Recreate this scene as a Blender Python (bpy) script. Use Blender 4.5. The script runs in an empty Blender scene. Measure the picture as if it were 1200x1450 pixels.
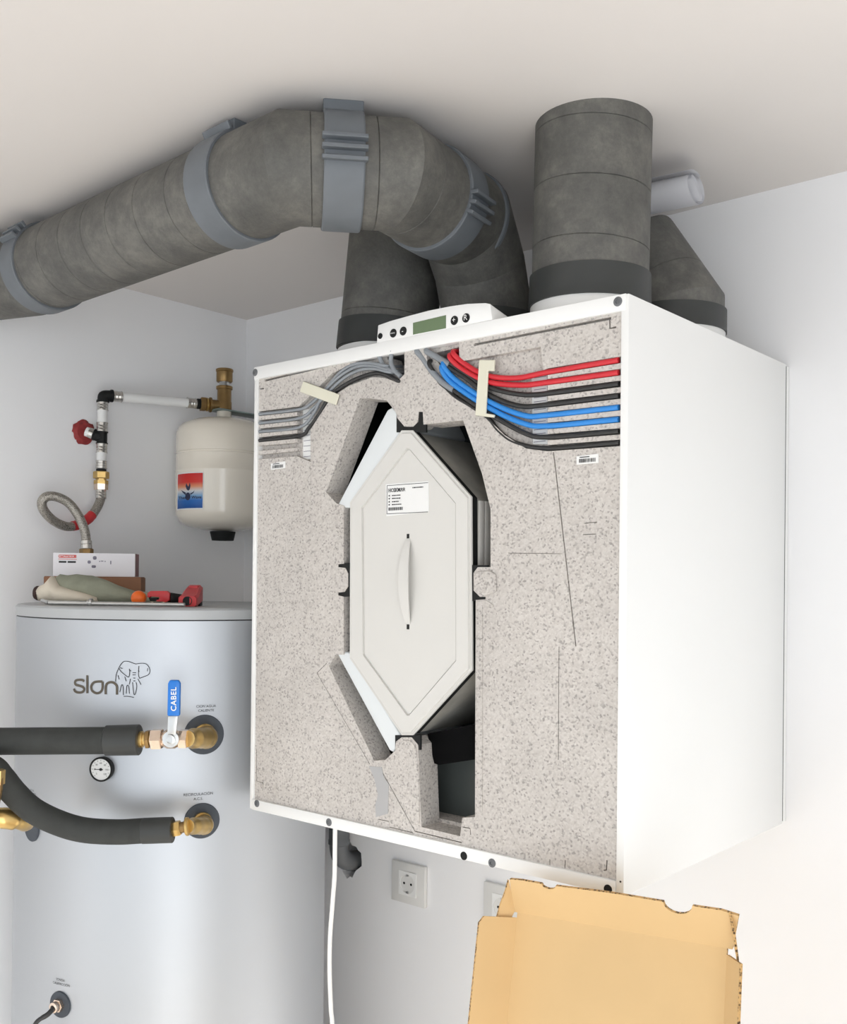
import bpy, bmesh, math, random
from mathutils import Vector, Matrix
from mathutils.geometry import delaunay_2d_cdt
PI = math.pi
random.seed(7)
scene = bpy.context.scene
COL = scene.collection

# ------------------------------------------------------------------ camera
C_LOC = (1.9158, -1.5735, 1.672)
C_RIGHT = (0.7601, 0.6497, 0.0102)
C_UP = (-0.0043, -0.0107, 0.9999)
C_BACK = (0.6498, -0.7601, -0.0053)
F_PX = 1432.54
PP_Y = 816.13
cam_data = bpy.data.cameras.new('camera')
cam = bpy.data.objects.new('camera', cam_data); COL.objects.link(cam)
cam.matrix_world = Matrix(((C_RIGHT[0], C_UP[0], C_BACK[0], C_LOC[0]), (C_RIGHT[1], C_UP[1], C_BACK[1], C_LOC[1]),
                           (C_RIGHT[2], C_UP[2], C_BACK[2], C_LOC[2]), (0, 0, 0, 1)))
cam_data.sensor_fit = 'HORIZONTAL'; cam_data.sensor_width = 36.0
cam_data.lens = F_PX / 1200 * 36.0
cam_data.shift_y = (PP_Y - 725) / 1200
cam_data.clip_start = 0.02
scene.camera = cam

# ------------------------------------------------------------------ world, light, exposure
world = bpy.data.worlds.new('daylight'); scene.world = world; world.use_nodes = True
bg = world.node_tree.nodes['Background']
bg.inputs[0].default_value = (0.86, 0.93, 1.0, 1); bg.inputs[1].default_value = 1.05
def area(name, loc, rot, sx, sy, power, color):
    l = bpy.data.lights.new(name, 'AREA'); l.shape = 'RECTANGLE'; l.size = sx; l.size_y = sy; l.energy = power; l.color = color
    o = bpy.data.objects.new(name, l); COL.objects.link(o); o.location = loc; o.rotation_euler = rot
    return o
# daylight through the wide glazed front opening behind the camera and two doorways in the right wall, the wider one added as fill, with sun slanting in through one of them
area('opening_daylight', (1.4, -3.75, 1.08), (PI/2, 0, 0), 2.3, 2.0, 6, (0.94, 0.97, 1.0))
area('door_daylight', (3.12, -0.75, 1.02), (0, PI/2, 0), 1.9, 0.8, 0.5, (1.0, 0.99, 0.97))
area('added_side_daylight', (3.12, -2.5, 1.02), (0, PI/2, 0), 1.95, 1.5, 21, (0.94, 0.97, 1.0))  # unseen wide doorway light, added to brighten the left wall
sun = bpy.data.lights.new('sun', 'SUN'); sun.energy = 8.0; sun.angle = 0.01; sun.color = (1.0, 0.97, 0.92)
sun_o = bpy.data.objects.new('sun', sun); COL.objects.link(sun_o)
sun_o.rotation_euler = Vector((-2.05, 0.90, -1.30)).to_track_quat('-Z', 'Y').to_euler()
scene.view_settings.view_transform = 'Standard'
scene.view_settings.look = 'None'
scene.view_settings.exposure = 0.12
scene.view_settings.gamma = 1.0
scene.view_settings.use_curve_mapping = False

# ------------------------------------------------------------------ helpers
def lin(c):
    def f(v):
        v /= 255.0
        return v/12.92 if v <= 0.04045 else ((v+0.055)/1.055)**2.4
    return tuple(f(v) for v in c) + (1.0,)
MATS = {}
def mat(name, rgb, rough=0.5, metal=0.0, var=0.06, scale=8.0, bump=0.0, bscale=60.0, aniso=0.0, trans=0.0, coat=0.0, spec=0.5):
    if name in MATS: return MATS[name]
    m = bpy.data.materials.new(name); m.use_nodes = True
    nt = m.node_tree; b = nt.nodes['Principled BSDF']
    tc = nt.nodes.new('ShaderNodeTexCoord')
    n = nt.nodes.new('ShaderNodeTexNoise'); n.inputs['Scale'].default_value = scale; n.inputs['Detail'].default_value = 5
    nt.links.new(tc.outputs['Object'], n.inputs['Vector'])
    r = nt.nodes.new('ShaderNodeValToRGB')
    c = lin(rgb)
    r.color_ramp.elements[0].position = 0.3; r.color_ramp.elements[1].position = 0.7
    r.color_ramp.elements[0].color = tuple(max(0, v*(1-var)) for v in c[:3]) + (1,)
    r.color_ramp.elements[1].color = tuple(min(1, v*(1+var)) for v in c[:3]) + (1,)
    nt.links.new(n.outputs['Fac'], r.inputs['Fac']); nt.links.new(r.outputs['Color'], b.inputs['Base Color'])
    b.inputs['Roughness'].default_value = rough; b.inputs['Metallic'].default_value = metal
    b.inputs['Anisotropic'].default_value = aniso
    b.inputs['Specular IOR Level'].default_value = spec
    if trans: b.inputs['Transmission Weight'].default_value = trans
    if coat: b.inputs['Coat Weight'].default_value = coat
    if bump:
        n2 = nt.nodes.new('ShaderNodeTexNoise'); n2.inputs['Scale'].default_value = bscale; n2.inputs['Detail'].default_value = 4
        nt.links.new(tc.outputs['Object'], n2.inputs['Vector'])
        bp = nt.nodes.new('ShaderNodeBump'); bp.inputs['Strength'].default_value = bump; bp.inputs['Distance'].default_value = 0.002
        nt.links.new(n2.outputs['Fac'], bp.inputs['Height']); nt.links.new(bp.outputs['Normal'], b.inputs['Normal'])
    MATS[name] = m
    return m
def foam_mat():
    m = bpy.data.materials.new('speckled_foam'); m.use_nodes = True
    nt = m.node_tree; b = nt.nodes['Principled BSDF']; L = nt.links.new
    tc = nt.nodes.new('ShaderNodeTexCoord')
    v = nt.nodes.new('ShaderNodeTexVoronoi'); v.inputs['Scale'].default_value = 400; L(tc.outputs['Object'], v.inputs['Vector'])
    sep = nt.nodes.new('ShaderNodeSeparateColor'); L(v.outputs['Color'], sep.inputs[0])
    r = nt.nodes.new('ShaderNodeValToRGB'); r.color_ramp.interpolation = 'LINEAR'
    e = r.color_ramp.elements
    e[0].position = 0.0; e[0].color = lin((176, 171, 167))
    e[1].position = 1.0; e[1].color = lin((232, 227, 221))
    k = e.new(0.10); k.color = lin((196, 190, 185))
    k = e.new(0.22); k.color = lin((216, 210, 204))
    k = e.new(0.6); k.color = lin((224, 218, 212))
    L(sep.outputs[0], r.inputs['Fac'])
    n = nt.nodes.new('ShaderNodeTexNoise'); n.inputs['Scale'].default_value = 14; n.inputs['Detail'].default_value = 4
    L(tc.outputs['Object'], n.inputs['Vector'])
    r2 = nt.nodes.new('ShaderNodeValToRGB'); r2.color_ramp.elements[0].position = 0.3; r2.color_ramp.elements[1].position = 0.75
    r2.color_ramp.elements[0].color = (0.72, 0.715, 0.71, 1); r2.color_ramp.elements[1].color = (0.81, 0.805, 0.80, 1)
    L(n.outputs['Fac'], r2.inputs['Fac'])
    mx = nt.nodes.new('ShaderNodeMix'); mx.data_type = 'RGBA'; mx.blend_type = 'MULTIPLY'; mx.inputs[0].default_value = 1
    L(r.outputs['Color'], mx.inputs[6]); L(r2.outputs['Color'], mx.inputs[7])
    v2 = nt.nodes.new('ShaderNodeTexVoronoi'); v2.inputs['Scale'].default_value = 170; L(tc.outputs['Object'], v2.inputs['Vector'])
    sp = nt.nodes.new('ShaderNodeMath'); sp.operation = 'LESS_THAN'; sp.inputs[1].default_value = 0.22; L(v2.outputs['Distance'], sp.inputs[0])
    s2 = nt.nodes.new('ShaderNodeSeparateColor'); L(v2.outputs['Color'], s2.inputs[0])
    g = nt.nodes.new('ShaderNodeMath'); g.operation = 'LESS_THAN'; g.inputs[1].default_value = 0.3; L(s2.outputs[1], g.inputs[0])
    mm = nt.nodes.new('ShaderNodeMath'); mm.operation = 'MULTIPLY'; L(sp.outputs[0], mm.inputs[0]); L(g.outputs[0], mm.inputs[1])
    m2 = nt.nodes.new('ShaderNodeMath'); m2.operation = 'MULTIPLY'; m2.inputs[1].default_value = 0.42; L(mm.outputs[0], m2.inputs[0])
    mx2 = nt.nodes.new('ShaderNodeMix'); mx2.data_type = 'RGBA'; L(m2.outputs[0], mx2.inputs[0])
    L(mx.outputs[2], mx2.inputs[6]); mx2.inputs[7].default_value = lin((112, 106, 104))
    L(mx2.outputs[2], b.inputs['Base Color'])
    b.inputs['Roughness'].default_value = 0.85
    bp = nt.nodes.new('ShaderNodeBump'); bp.inputs['Strength'].default_value = 0.25; bp.inputs['Distance'].default_value = 0.001
    L(v.outputs['Distance'], bp.inputs['Height']); L(bp.outputs['Normal'], b.inputs['Normal'])
    return m
def braid_mat():
    m = bpy.data.materials.new('braided_steel'); m.use_nodes = True
    nt = m.node_tree; b = nt.nodes['Principled BSDF']; L = nt.links.new
    tc = nt.nodes.new('ShaderNodeTexCoord')
    v = nt.nodes.new('ShaderNodeTexVoronoi'); v.inputs['Scale'].default_value = 600; L(tc.outputs['Object'], v.inputs['Vector'])
    r = nt.nodes.new('ShaderNodeValToRGB'); r.color_ramp.elements[0].color = lin((205, 200, 190)); r.color_ramp.elements[1].color = lin((95, 90, 84))
    L(v.outputs['Distance'], r.inputs['Fac']); L(r.outputs['Color'], b.inputs['Base Color'])
    b.inputs['Metallic'].default_value = 0.75; b.inputs['Roughness'].default_value = 0.38
    bp = nt.nodes.new('ShaderNodeBump'); bp.inputs['Strength'].default_value = 0.6; bp.inputs['Distance'].default_value = 0.001
    L(v.outputs['Distance'], bp.inputs['Height']); L(bp.outputs['Normal'], b.inputs['Normal'])
    return m
def sticker_mat():   # red over white over blue print, graded along the label's height
    m = bpy.data.materials.new('red_blue_sticker'); m.use_nodes = True
    nt = m.node_tree; b = nt.nodes['Principled BSDF']; L = nt.links.new
    tc = nt.nodes.new('ShaderNodeTexCoord'); s = nt.nodes.new('ShaderNodeSeparateXYZ'); L(tc.outputs['Generated'], s.inputs[0])
    r = nt.nodes.new('ShaderNodeValToRGB'); e = r.color_ramp.elements
    e[0].position = 0.0; e[0].color = lin((14, 80, 155)); e[1].position = 1.0; e[1].color = lin((205, 30, 30))
    for pos, c in ((0.22, (30, 105, 185)), (0.36, (120, 165, 205)), (0.5, (215, 215, 215)), (0.62, (226, 150, 110)), (0.75, (215, 50, 40))):
        k = e.new(pos); k.color = lin(c)
    L(s.outputs[2], r.inputs['Fac']); L(r.outputs['Color'], b.inputs['Base Color']); b.inputs['Roughness'].default_value = 0.4
    return m
def duct_mat():
    m = bpy.data.materials.new('grey_duct_foam'); m.use_nodes = True
    nt = m.node_tree; b = nt.nodes['Principled BSDF']; L = nt.links.new
    tc = nt.nodes.new('ShaderNodeTexCoord')
    n = nt.nodes.new('ShaderNodeTexNoise'); n.inputs['Scale'].default_value = 13; n.inputs['Detail'].default_value = 10; n.inputs['Roughness'].default_value = 0.78
    L(tc.outputs['Object'], n.inputs['Vector'])
    r = nt.nodes.new('ShaderNodeValToRGB'); e = r.color_ramp.elements
    e[0].position = 0.28; e[0].color = lin((66, 66, 64)); e[1].position = 0.72; e[1].color = lin((122, 120, 113))
    k = e.new(0.5); k.color = lin((93, 92, 88))
    L(n.outputs['Fac'], r.inputs['Fac'])
    L(r.outputs['Color'], b.inputs['Base Color']); b.inputs['Roughness'].default_value = 0.62
    n2 = nt.nodes.new('ShaderNodeTexNoise'); n2.inputs['Scale'].default_value = 260; n2.inputs['Detail'].default_value = 3
    L(tc.outputs['Object'], n2.inputs['Vector'])
    bp = nt.nodes.new('ShaderNodeBump'); bp.inputs['Strength'].default_value = 0.35; bp.inputs['Distance'].default_value = 0.0012
    L(n2.outputs['Fac'], bp.inputs['Height']); L(bp.outputs['Normal'], b.inputs['Normal'])
    return m
def cardboard_edge_mat():
    m = bpy.data.materials.new('corrugated_edge'); m.use_nodes = True
    nt = m.node_tree; b = nt.nodes['Principled BSDF']; L = nt.links.new
    tc = nt.nodes.new('ShaderNodeTexCoord')
    v = nt.nodes.new('ShaderNodeTexVoronoi'); v.inputs['Scale'].default_value = 320; L(tc.outputs['Object'], v.inputs['Vector'])
    r = nt.nodes.new('ShaderNodeValToRGB'); r.color_ramp.elements[0].color = lin((60, 42, 25)); r.color_ramp.elements[1].color = lin((205, 165, 110))
    r.color_ramp.elements[0].position = 0.2; r.color_ramp.elements[1].position = 0.6
    L(v.outputs['Distance'], r.inputs['Fac']); L(r.outputs['Color'], b.inputs['Base Color']); b.inputs['Roughness'].default_value = 0.9
    return m

WLOC = {}
def wl(o):
    return WLOC.get(o.name, Vector((0, 0, 0))) if o else Vector((0, 0, 0))
def tag(o, label=None, cat=None, group=None, kind=None):
    if label: o['label'] = label
    if cat: o['category'] = cat
    if group: o['group'] = group
    if kind: o['kind'] = kind
    return o
def thing(name, loc, label, cat, group=None):
    o = bpy.data.objects.new(name, None); COL.objects.link(o); o.location = loc; o.empty_display_size = 0.05
    WLOC[o.name] = Vector(loc)
    return tag(o, label, cat, group)
def sharpen(bm, ang=0.6):
    for f in bm.faces: f.smooth = True
    for e in bm.edges:
        if len(e.link_faces) == 2:
            e.smooth = e.calc_face_angle(0) < ang
def finish(name, bm, m, parent=None, smooth=True, ang=0.6, norm=True, bevel=0, bseg=2):
    if norm: bmesh.ops.recalc_face_normals(bm, faces=bm.faces[:])
    if bevel:
        ed = [e for e in bm.edges if len(e.link_faces) == 2 and e.calc_face_angle(0) > 0.5]
        bmesh.ops.bevel(bm, geom=ed, offset=bevel, segments=bseg, affect='EDGES', profile=0.5, clamp_overlap=True)
    if smooth: sharpen(bm, ang)
    off = wl(parent)
    if parent is None:      # a thing that is one mesh: origin at its base centre
        mn = Vector([min(v.co[i] for v in bm.verts) for i in range(3)]); mx = Vector([max(v.co[i] for v in bm.verts) for i in range(3)])
        off = Vector(((mn.x+mx.x)/2, (mn.y+mx.y)/2, mn.z))
    for v in bm.verts: v.co -= off
    me = bpy.data.meshes.new(name); bm.to_mesh(me); bm.free()
    o = bpy.data.objects.new(name, me); COL.objects.link(o)
    if parent: o.parent = parent; WLOC[o.name] = wl(parent)
    else: o.location = off; WLOC[o.name] = off
    for mm in (m if isinstance(m, (list, tuple)) else [m]): me.materials.append(mm)
    return o
def add_box(bm, a, b):
    vs = [bm.verts.new((x, y, z)) for x in (a[0], b[0]) for y in (a[1], b[1]) for z in (a[2], b[2])]
    for f in ((0, 1, 3, 2), (4, 6, 7, 5), (0, 4, 5, 1), (2, 3, 7, 6), (0, 2, 6, 4), (1, 5, 7, 3)):
        bm.faces.new([vs[i] for i in f])
def box(name, a, b, m, parent=None, bevel=0, bseg=2):
    bm = bmesh.new(); add_box(bm, a, b)
    return finish(name, bm, m, parent, bevel=bevel, bseg=bseg)
def frame_of(d):
    d = Vector(d).normalized()
    a = Vector((0, 0, 1)) if abs(d.z) < 0.9 else Vector((0, 1, 0))
    x = d.cross(a).normalized(); y = x.cross(d).normalized()
    return x, y, d
def add_lathe(bm, prof, origin, axis, seg=32, closed=True, hexa=False):
    x, y, d = frame_of(axis); o = Vector(origin)
    n = 6 if hexa else seg
    rings = []
    for (r, h) in prof:
        rings.append([bm.verts.new(o + d*h + (x*math.cos(2*PI*k/n) + y*math.sin(2*PI*k/n))*max(r, 1e-5)) for k in range(n)])
    for a, b in zip(rings, rings[1:]):
        for k in range(n): bm.faces.new((a[k], a[(k+1) % n], b[(k+1) % n], b[k]))
    if closed: bm.faces.new(rings[0][::-1]); bm.faces.new(rings[-1])
def lathe(name, prof, origin, axis, m, parent=None, seg=32, hexa=False, ang=0.6, bevel=0):
    bm = bmesh.new(); add_lathe(bm, prof, origin, axis, seg, True, hexa)
    return finish(name, bm, m, parent, ang=ang, bevel=bevel)
def smooth_path(pts, n=8):
    P = [Vector(p) for p in pts]
    if len(P) < 3: return P
    out = []
    for i in range(len(P)-1):
        p0 = P[i-1] if i else P[0]*2 - P[1]; p1 = P[i]; p2 = P[i+1]; p3 = P[i+2] if i+2 < len(P) else P[-1]*2 - P[-2]
        for k in range(n):
            t = k/n
            out.append(0.5*((2*p1) + (p2-p0)*t + (2*p0-5*p1+4*p2-p3)*t*t + (3*p1-p0-3*p2+p3)*t*t*t))
    out.append(P[-1])
    return out
def add_tube(bm, pts, r, seg=12, cap=True, flat=None):
    P = [Vector(p) for p in pts]
    R = r if isinstance(r, (list, tuple)) else [r]*len(P)
    if len(R) != len(P): R = [R[int(round(i*(len(R)-1)/(len(P)-1)))] for i in range(len(P))]
    d = (P[1]-P[0]).normalized(); x, y, _ = frame_of(d)
    prev = None; first = None
    for i, p in enumerate(P):
        t = (P[min(i+1, len(P)-1)] - P[max(i-1, 0)]).normalized()
        x = (x - t*x.dot(t)).normalized(); y = t.cross(x).normalized()
        ring = [bm.verts.new(p + (x*math.cos(2*PI*k/seg) + y*math.sin(2*PI*k/seg))*R[i]) for k in range(seg)]
        if prev:
            for k in range(seg): bm.faces.new((prev[k], prev[(k+1) % seg], ring[(k+1) % seg], ring[k]))
        else: first = ring
        prev = ring
    if cap: bm.faces.new(first[::-1]); bm.faces.new(prev)
def tube(name, pts, r, m, parent=None, seg=12, curve=True, n=8):
    bm = bmesh.new(); add_tube(bm, smooth_path(pts, n) if curve else pts, r, seg)
    return finish(name, bm, m, parent, ang=0.9)
def inside(p, poly):
    c = False; n = len(poly); j = n-1
    for i in range(n):
        xi, yi = poly[i]; xj, yj = poly[j]
        if (yi > p[1]) != (yj > p[1]) and p[0] < (xj-xi)*(p[1]-yi)/(yj-yi)+xi: c = not c
        j = i
    return c
def add_slab(bm, outer, holes, to3, depth):
    """2-D region (outer minus holes) swept by the vector depth; to3 maps (u, v) to a point of the front face."""
    vs = []; ed = []
    for poly in [outer] + list(holes):
        b = len(vs); vs += [Vector(q) for q in poly]; ed += [(b+i, b+(i+1) % len(poly)) for i in range(len(poly))]
    V, E, Fc, _, _, _ = delaunay_2d_cdt(vs, ed, [], 0, 1e-6)
    D = Vector(depth)
    fr = {}; bk = {}
    def gv(i):
        if i not in fr:
            p = Vector(to3(V[i])); fr[i] = bm.verts.new(p); bk[i] = bm.verts.new(p + D)
    use = {}
    for f in Fc:
        c = sum((V[i] for i in f), Vector((0, 0)))/len(f)
        if not inside(c, outer) or any(inside(c, h) for h in holes): continue
        for i in f: gv(i)
        bm.faces.new([fr[i] for i in f]); bm.faces.new([bk[i] for i in reversed(f)])
        for a, b in zip(f, list(f[1:])+[f[0]]):
            use[(a, b)] = 1
    for (a, b) in use:
        if (b, a) not in use: bm.faces.new((fr[b], fr[a], bk[a], bk[b]))
def slab(name, outer, y0, y1, m, parent=None, holes=(), bevel=0, bseg=2):
    bm = bmesh.new(); add_slab(bm, outer, holes, lambda q: (q[0], y0, q[1]), (0, y1-y0, 0))
    if bevel: bmesh.ops.dissolve_limit(bm, angle_limit=0.02, verts=bm.verts[:], edges=bm.edges[:])
    return finish(name, bm, m, parent, smooth=bool(bevel), norm=True, bevel=bevel, bseg=bseg)
def strip(pts, w):
    """thin polygon of width w around an open 2-D polyline"""
    P = [Vector(p) for p in pts]; L = []; R = []
    for i, p in enumerate(P):
        t = (P[min(i+1, len(P)-1)] - P[max(i-1, 0)]).normalized(); n = Vector((-t.y, t.x))*w/2
        L.append(tuple(p+n)); R.append(tuple(p-n))
    return L + R[::-1]
def text_mesh(s, size, align='CENTER', spacing=1.0, bold=0.0):
    cu = bpy.data.curves.new('txt', 'FONT'); cu.body = s; cu.size = size; cu.align_x = align; cu.align_y = 'CENTER'
    cu.space_character = spacing; cu.resolution_u = 3; cu.offset = bold
    o = bpy.data.objects.new('txt', cu); COL.objects.link(o)
    dg = bpy.context.evaluated_depsgraph_get(); me = bpy.data.meshes.new_from_object(o.evaluated_get(dg))
    vs = [tuple(v.co[:2]) for v in me.vertices]; fs = [tuple(p.vertices) for p in me.polygons]
    bpy.data.objects.remove(o); bpy.data.curves.remove(cu); bpy.data.meshes.remove(me)
    return vs, fs
def add_text(bm, s, size, to3, align='CENTER', spacing=1.0, bold=0.0):
    vs, fs = text_mesh(s, size, align, spacing, bold)
    V = [bm.verts.new(to3(v)) for v in vs]
    for f in fs:
        try: bm.faces.new([V[i] for i in f])
        except ValueError: pass
def text(name, s, size, to3, m, parent, align='CENTER', spacing=1.0, bold=0.0):
    bm = bmesh.new(); add_text(bm, s, size, to3, align, spacing, bold)
    return finish(name, bm, m, parent, smooth=False, norm=False)
def quad_map(c, ux, uz, n, lift):
    c = Vector(c); ux = Vector(ux).normalized(); uz = Vector(uz).normalized(); n = Vector(n).normalized()
    return lambda q: c + ux*q[0] + uz*q[1] + n*lift
def add_rect(bm, to3, x0, x1, y0, y1):
    bm.faces.new([bm.verts.new(to3(q)) for q in ((x0, y0), (x1, y0), (x1, y1), (x0, y1))])
def struct(o): return tag(o, kind='structure')

# ------------------------------------------------------------------ materials
M_WALL = mat('white_plaster', (246, 246, 247), 0.75, var=0.015, scale=3, bump=0.06, bscale=90)
M_CEIL = mat('ceiling_paint', (222, 217, 213), 0.8, var=0.012, scale=3, bump=0.05, bscale=80)
M_FLOOR = mat('grey_floor_tile', (206, 201, 194), 0.35, var=0.05, scale=4)
M_CAB = mat('white_powder_coat', (240, 240, 238), 0.38, var=0.006, scale=5, bump=0.02, bscale=400)
M_FOAM = foam_mat()
M_INNER = mat('dark_inner_liner', (66, 72, 70), 0.6, var=0.15, scale=6)
M_BLACK = mat('black_rubber', (28, 29, 29), 0.6, var=0.1, scale=30, spec=0.25)
M_PLATE = mat('light_grey_plastic', (214, 212, 207), 0.42, var=0.008, scale=6)
M_FLAP = mat('white_padding', (222, 226, 227), 0.45, var=0.02, scale=10)
M_ALU = mat('aged_aluminium', (176, 174, 166), 0.5, 0.15, var=0.22, scale=22, bump=0.15, bscale=120)
M_DUCT = duct_mat()
M_STRAP = mat('blue_grey_clamp_plastic', (104, 109, 114), 0.5, var=0.08, scale=25, bump=0.05)
M_COLLAR = mat('duct_sleeve_rubber', (52, 54, 53), 0.5, var=0.15, scale=18)
M_WHITE = mat('white_plastic', (236, 236, 234), 0.35, var=0.01)
M_DARK = mat('dark_print', (38, 38, 40), 0.6, var=0.05)
M_LOGO = mat('brown_grey_print', (92, 84, 72), 0.6, var=0.05)
M_STEEL = mat('brushed_steel', (200, 200, 198), 0.28, 1.0, var=0.06, scale=30)
M_SLEEVE = mat('press_sleeve_steel', (205, 203, 198), 0.25, 0.9, var=0.08, scale=60)
M_BRASS = mat('brass', (206, 174, 112), 0.3, 0.9, var=0.12, scale=40)
M_BRONZE = mat('aged_bronze', (148, 120, 78), 0.4, 0.8, var=0.15, scale=40)
M_NICKEL = mat('warm_nickel', (224, 205, 188), 0.22, 0.95, var=0.08, scale=40)
M_INSUL = mat('black_pipe_insulation', (52, 54, 52), 0.75, var=0.15, scale=40, bump=0.15, bscale=300)
M_TANK = mat('silver_tank_jacket', (184, 187, 191), 0.43, 0.8, var=0.02, scale=2, aniso=0.5)
M_LID = mat('grey_tank_lid', (178, 180, 181), 0.35, 0.1, var=0.03, scale=5)
M_CREAM = mat('cream_enamel', (240, 232, 217), 0.22, var=0.015, scale=6, coat=0.4)
M_RED = mat('red_plastic', (196, 48, 52), 0.4, var=0.1, scale=30)
M_REDC = mat('red_cable_jacket', (206, 40, 52), 0.35, var=0.06)
M_BLUEC = mat('blue_cable_jacket', (44, 136, 216), 0.35, var=0.06)
M_BLKC = mat('black_cable_jacket', (42, 42, 42), 0.4, var=0.1)
M_GRYC = mat('grey_cable_jacket', (138, 143, 148), 0.4, var=0.06)
M_BLUE = mat('blue_vinyl_grip', (24, 118, 208), 0.35, var=0.05)
M_ORANGE = mat('orange_handle', (240, 108, 32), 0.4, var=0.05)
M_CARD = mat('kraft_cardboard', (219, 186, 136), 0.8, var=0.05, scale=5, bump=0.05, bscale=40)
M_CEDGE = cardboard_edge_mat()
M_BROWN = mat('brown_cardboard', (150, 108, 82), 0.85, var=0.08, scale=12)
M_OLIVE = mat('olive_glove_cloth', (148, 150, 132), 0.85, var=0.16, scale=26, bump=0.3, bscale=150)
M_GCUFF = mat('cream_glove_cuff', (222, 212, 194), 0.85, var=0.06, scale=30, bump=0.3, bscale=120)
M_PAPER = mat('white_paper', (246, 246, 249), 0.7, var=0.02)
M_CLAMP = mat('cream_nylon', (222, 219, 200), 0.45, var=0.04)
M_LCD = mat('green_lcd', (104, 124, 92), 0.25, var=0.06)
M_GREYP = mat('grey_drain_plastic', (104, 106, 108), 0.45, var=0.08)
M_SOCK = mat('socket_white', (226, 225, 222), 0.35, var=0.01)
M_RAW = mat('raw_masonry', (150, 142, 132), 0.95, var=0.3, scale=60, bump=0.6, bscale=80)
M_BRAID = braid_mat()
M_STICK = sticker_mat()
M_PATCH = mat('grey_sealant', (176, 175, 175), 0.7, var=0.04)
M_BOXW = mat('white_carton', (236, 233, 236), 0.5, var=0.01)
M_BOXR = mat('dark_red_carton_end', (140, 92, 94), 0.5, var=0.15, scale=40)
M_PRED = mat('red_print', (214, 70, 60), 0.5, var=0.04)
M_PGREY = mat('grey_print', (120, 116, 130), 0.6, var=0.2, scale=200)

# ------------------------------------------------------------------ the room
ZC = 2.30; XR = 3.0; YF = -3.6
floor = struct(box('floor', (-0.1, YF-0.1, -0.05), (XR+0.1, 0.1, 0), M_FLOOR))
ceiling = struct(box('ceiling', (-0.1, YF-0.1, ZC), (XR+0.1, 0.1, ZC+0.05), M_CEIL))
# back wall with the ragged hole round the drain pipe
HC = (0.3689, 0, 1.0685)
hole = []
for k in range(28):
    a = 2*PI*k/28; rr = 0.031*(1 + 0.13*math.sin(3*a+1) + random.uniform(-0.09, 0.09))
    hole.append((HC[0] + rr*math.cos(a)*1.05, HC[2] + rr*math.sin(a)*1.25))
bm = bmesh.new(); add_slab(bm, [(-0.1, 0), (XR+0.1, 0), (XR+0.1, ZC), (-0.1, ZC)], [hole], lambda q: (q[0], 0, q[1]), (0, 0.1, 0))
wall_back = struct(finish('wall_back', bm, M_WALL, smooth=False))
bm = bmesh.new(); add_box(bm, (HC[0]-0.06, 0.06, HC[2]-0.06), (HC[0]+0.06, 0.1, HC[2]+0.06))
finish('hole_masonry', bm, M_RAW, wall_back)
wall_left = struct(box('wall_left', (-0.1, YF-0.1, 0), (0, 0.0, ZC), M_WALL))
bm = bmesh.new(); add_slab(bm, [(YF, 0), (0, 0), (0, ZC), (YF, ZC)], [[(-1.15, 0.02), (-0.35, 0.02), (-0.35, 2.0), (-1.15, 2.0)], [(-3.25, 0.02), (-1.7, 0.02), (-1.7, 2.05), (-3.25, 2.05)]], lambda q: (XR, q[0], q[1]), (0.1, 0, 0))
wall_right = struct(finish('wall_right', bm, M_WALL, smooth=False))
bm = bmesh.new(); add_slab(bm, [(-0.1, 0), (XR+0.1, 0), (XR+0.1, ZC), (-0.1, ZC)], [[(0.2, 0.02), (2.6, 0.02), (2.6, 2.12), (0.2, 2.12)]], lambda q: (q[0], YF, q[1]), (0, -0.1, 0))
wall_front = struct(finish('wall_front', bm, M_WALL, smooth=False))

# ------------------------------------------------------------------ ventilation unit
UX0, UX1, UY0, UY1, UZ0, UZ1 = 0.6426, 1.3223, -0.5105, -0.0175, 1.303, 2.0155
unit = thing('ventilation_unit', ((UX0+UX1)/2, (UY0+UY1)/2, UZ0), 'white wall-hung ventilation unit with its front cover off and speckled foam core bare', 'ventilation unit')
TH = 0.0105
box('side_panel', (UX1-TH, UY0, UZ0), (UX1, UY1, UZ1), M_CAB, unit, bevel=0.0012)
box('side_panel', (UX0, UY0, UZ0), (UX0+0.0085, UY1, UZ1), M_CAB, unit, bevel=0.0012)
box('top_panel', (UX0+0.0085, UY0+0.014, UZ1-0.010), (UX1-TH, UY1, UZ1), M_CAB, unit)
box('bottom_panel', (UX0+0.0085, UY0+0.014, UZ0), (UX1-TH, UY1, UZ0+0.010), M_CAB, unit)
box('front_rail', (UX0+0.0002, UY0-0.0012, UZ1-0.0195), (UX1-0.0035, UY0+0.0135, UZ1+0.0004), M_CAB, unit, bevel=0.0008)
box('front_rail', (UX0+0.006, UY0-0.0012, UZ0-0.0004), (UX1-0.0105, UY0+0.0135, UZ0+0.0165), M_CAB, unit, bevel=0.0008)
box('back_plate', (UX0+0.004, -0.0150, UZ0+0.001), (UX1-0.0012, -0.0004, UZ1-0.002), M_CAB, unit, bevel=0.0008)
box('gap_shade_strip', (UX0+0.006, -0.0178, UZ0+0.004), (UX1-0.0005, -0.0146, UZ1-0.003), M_DARK, unit)  # dark strip coloured as the shade in the gap behind the side panel
for q in ((0.646, 2.0071), (1.3082, 2.0077), (0.662, 1.3143), (0.827, 1.311), (1.1305, 1.3072)):
    c = (q[0], UY0-0.0012, q[1])
    s = lathe('screw', [(0.0058, 0), (0.0058, 0.0006), (0.0045, 0.0013), (0.0028, 0.0013), (0.0026, 0.0002), (0.00001, 0.0002)], c, (0, -1, 0), M_GREYP, unit, seg=20)
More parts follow.
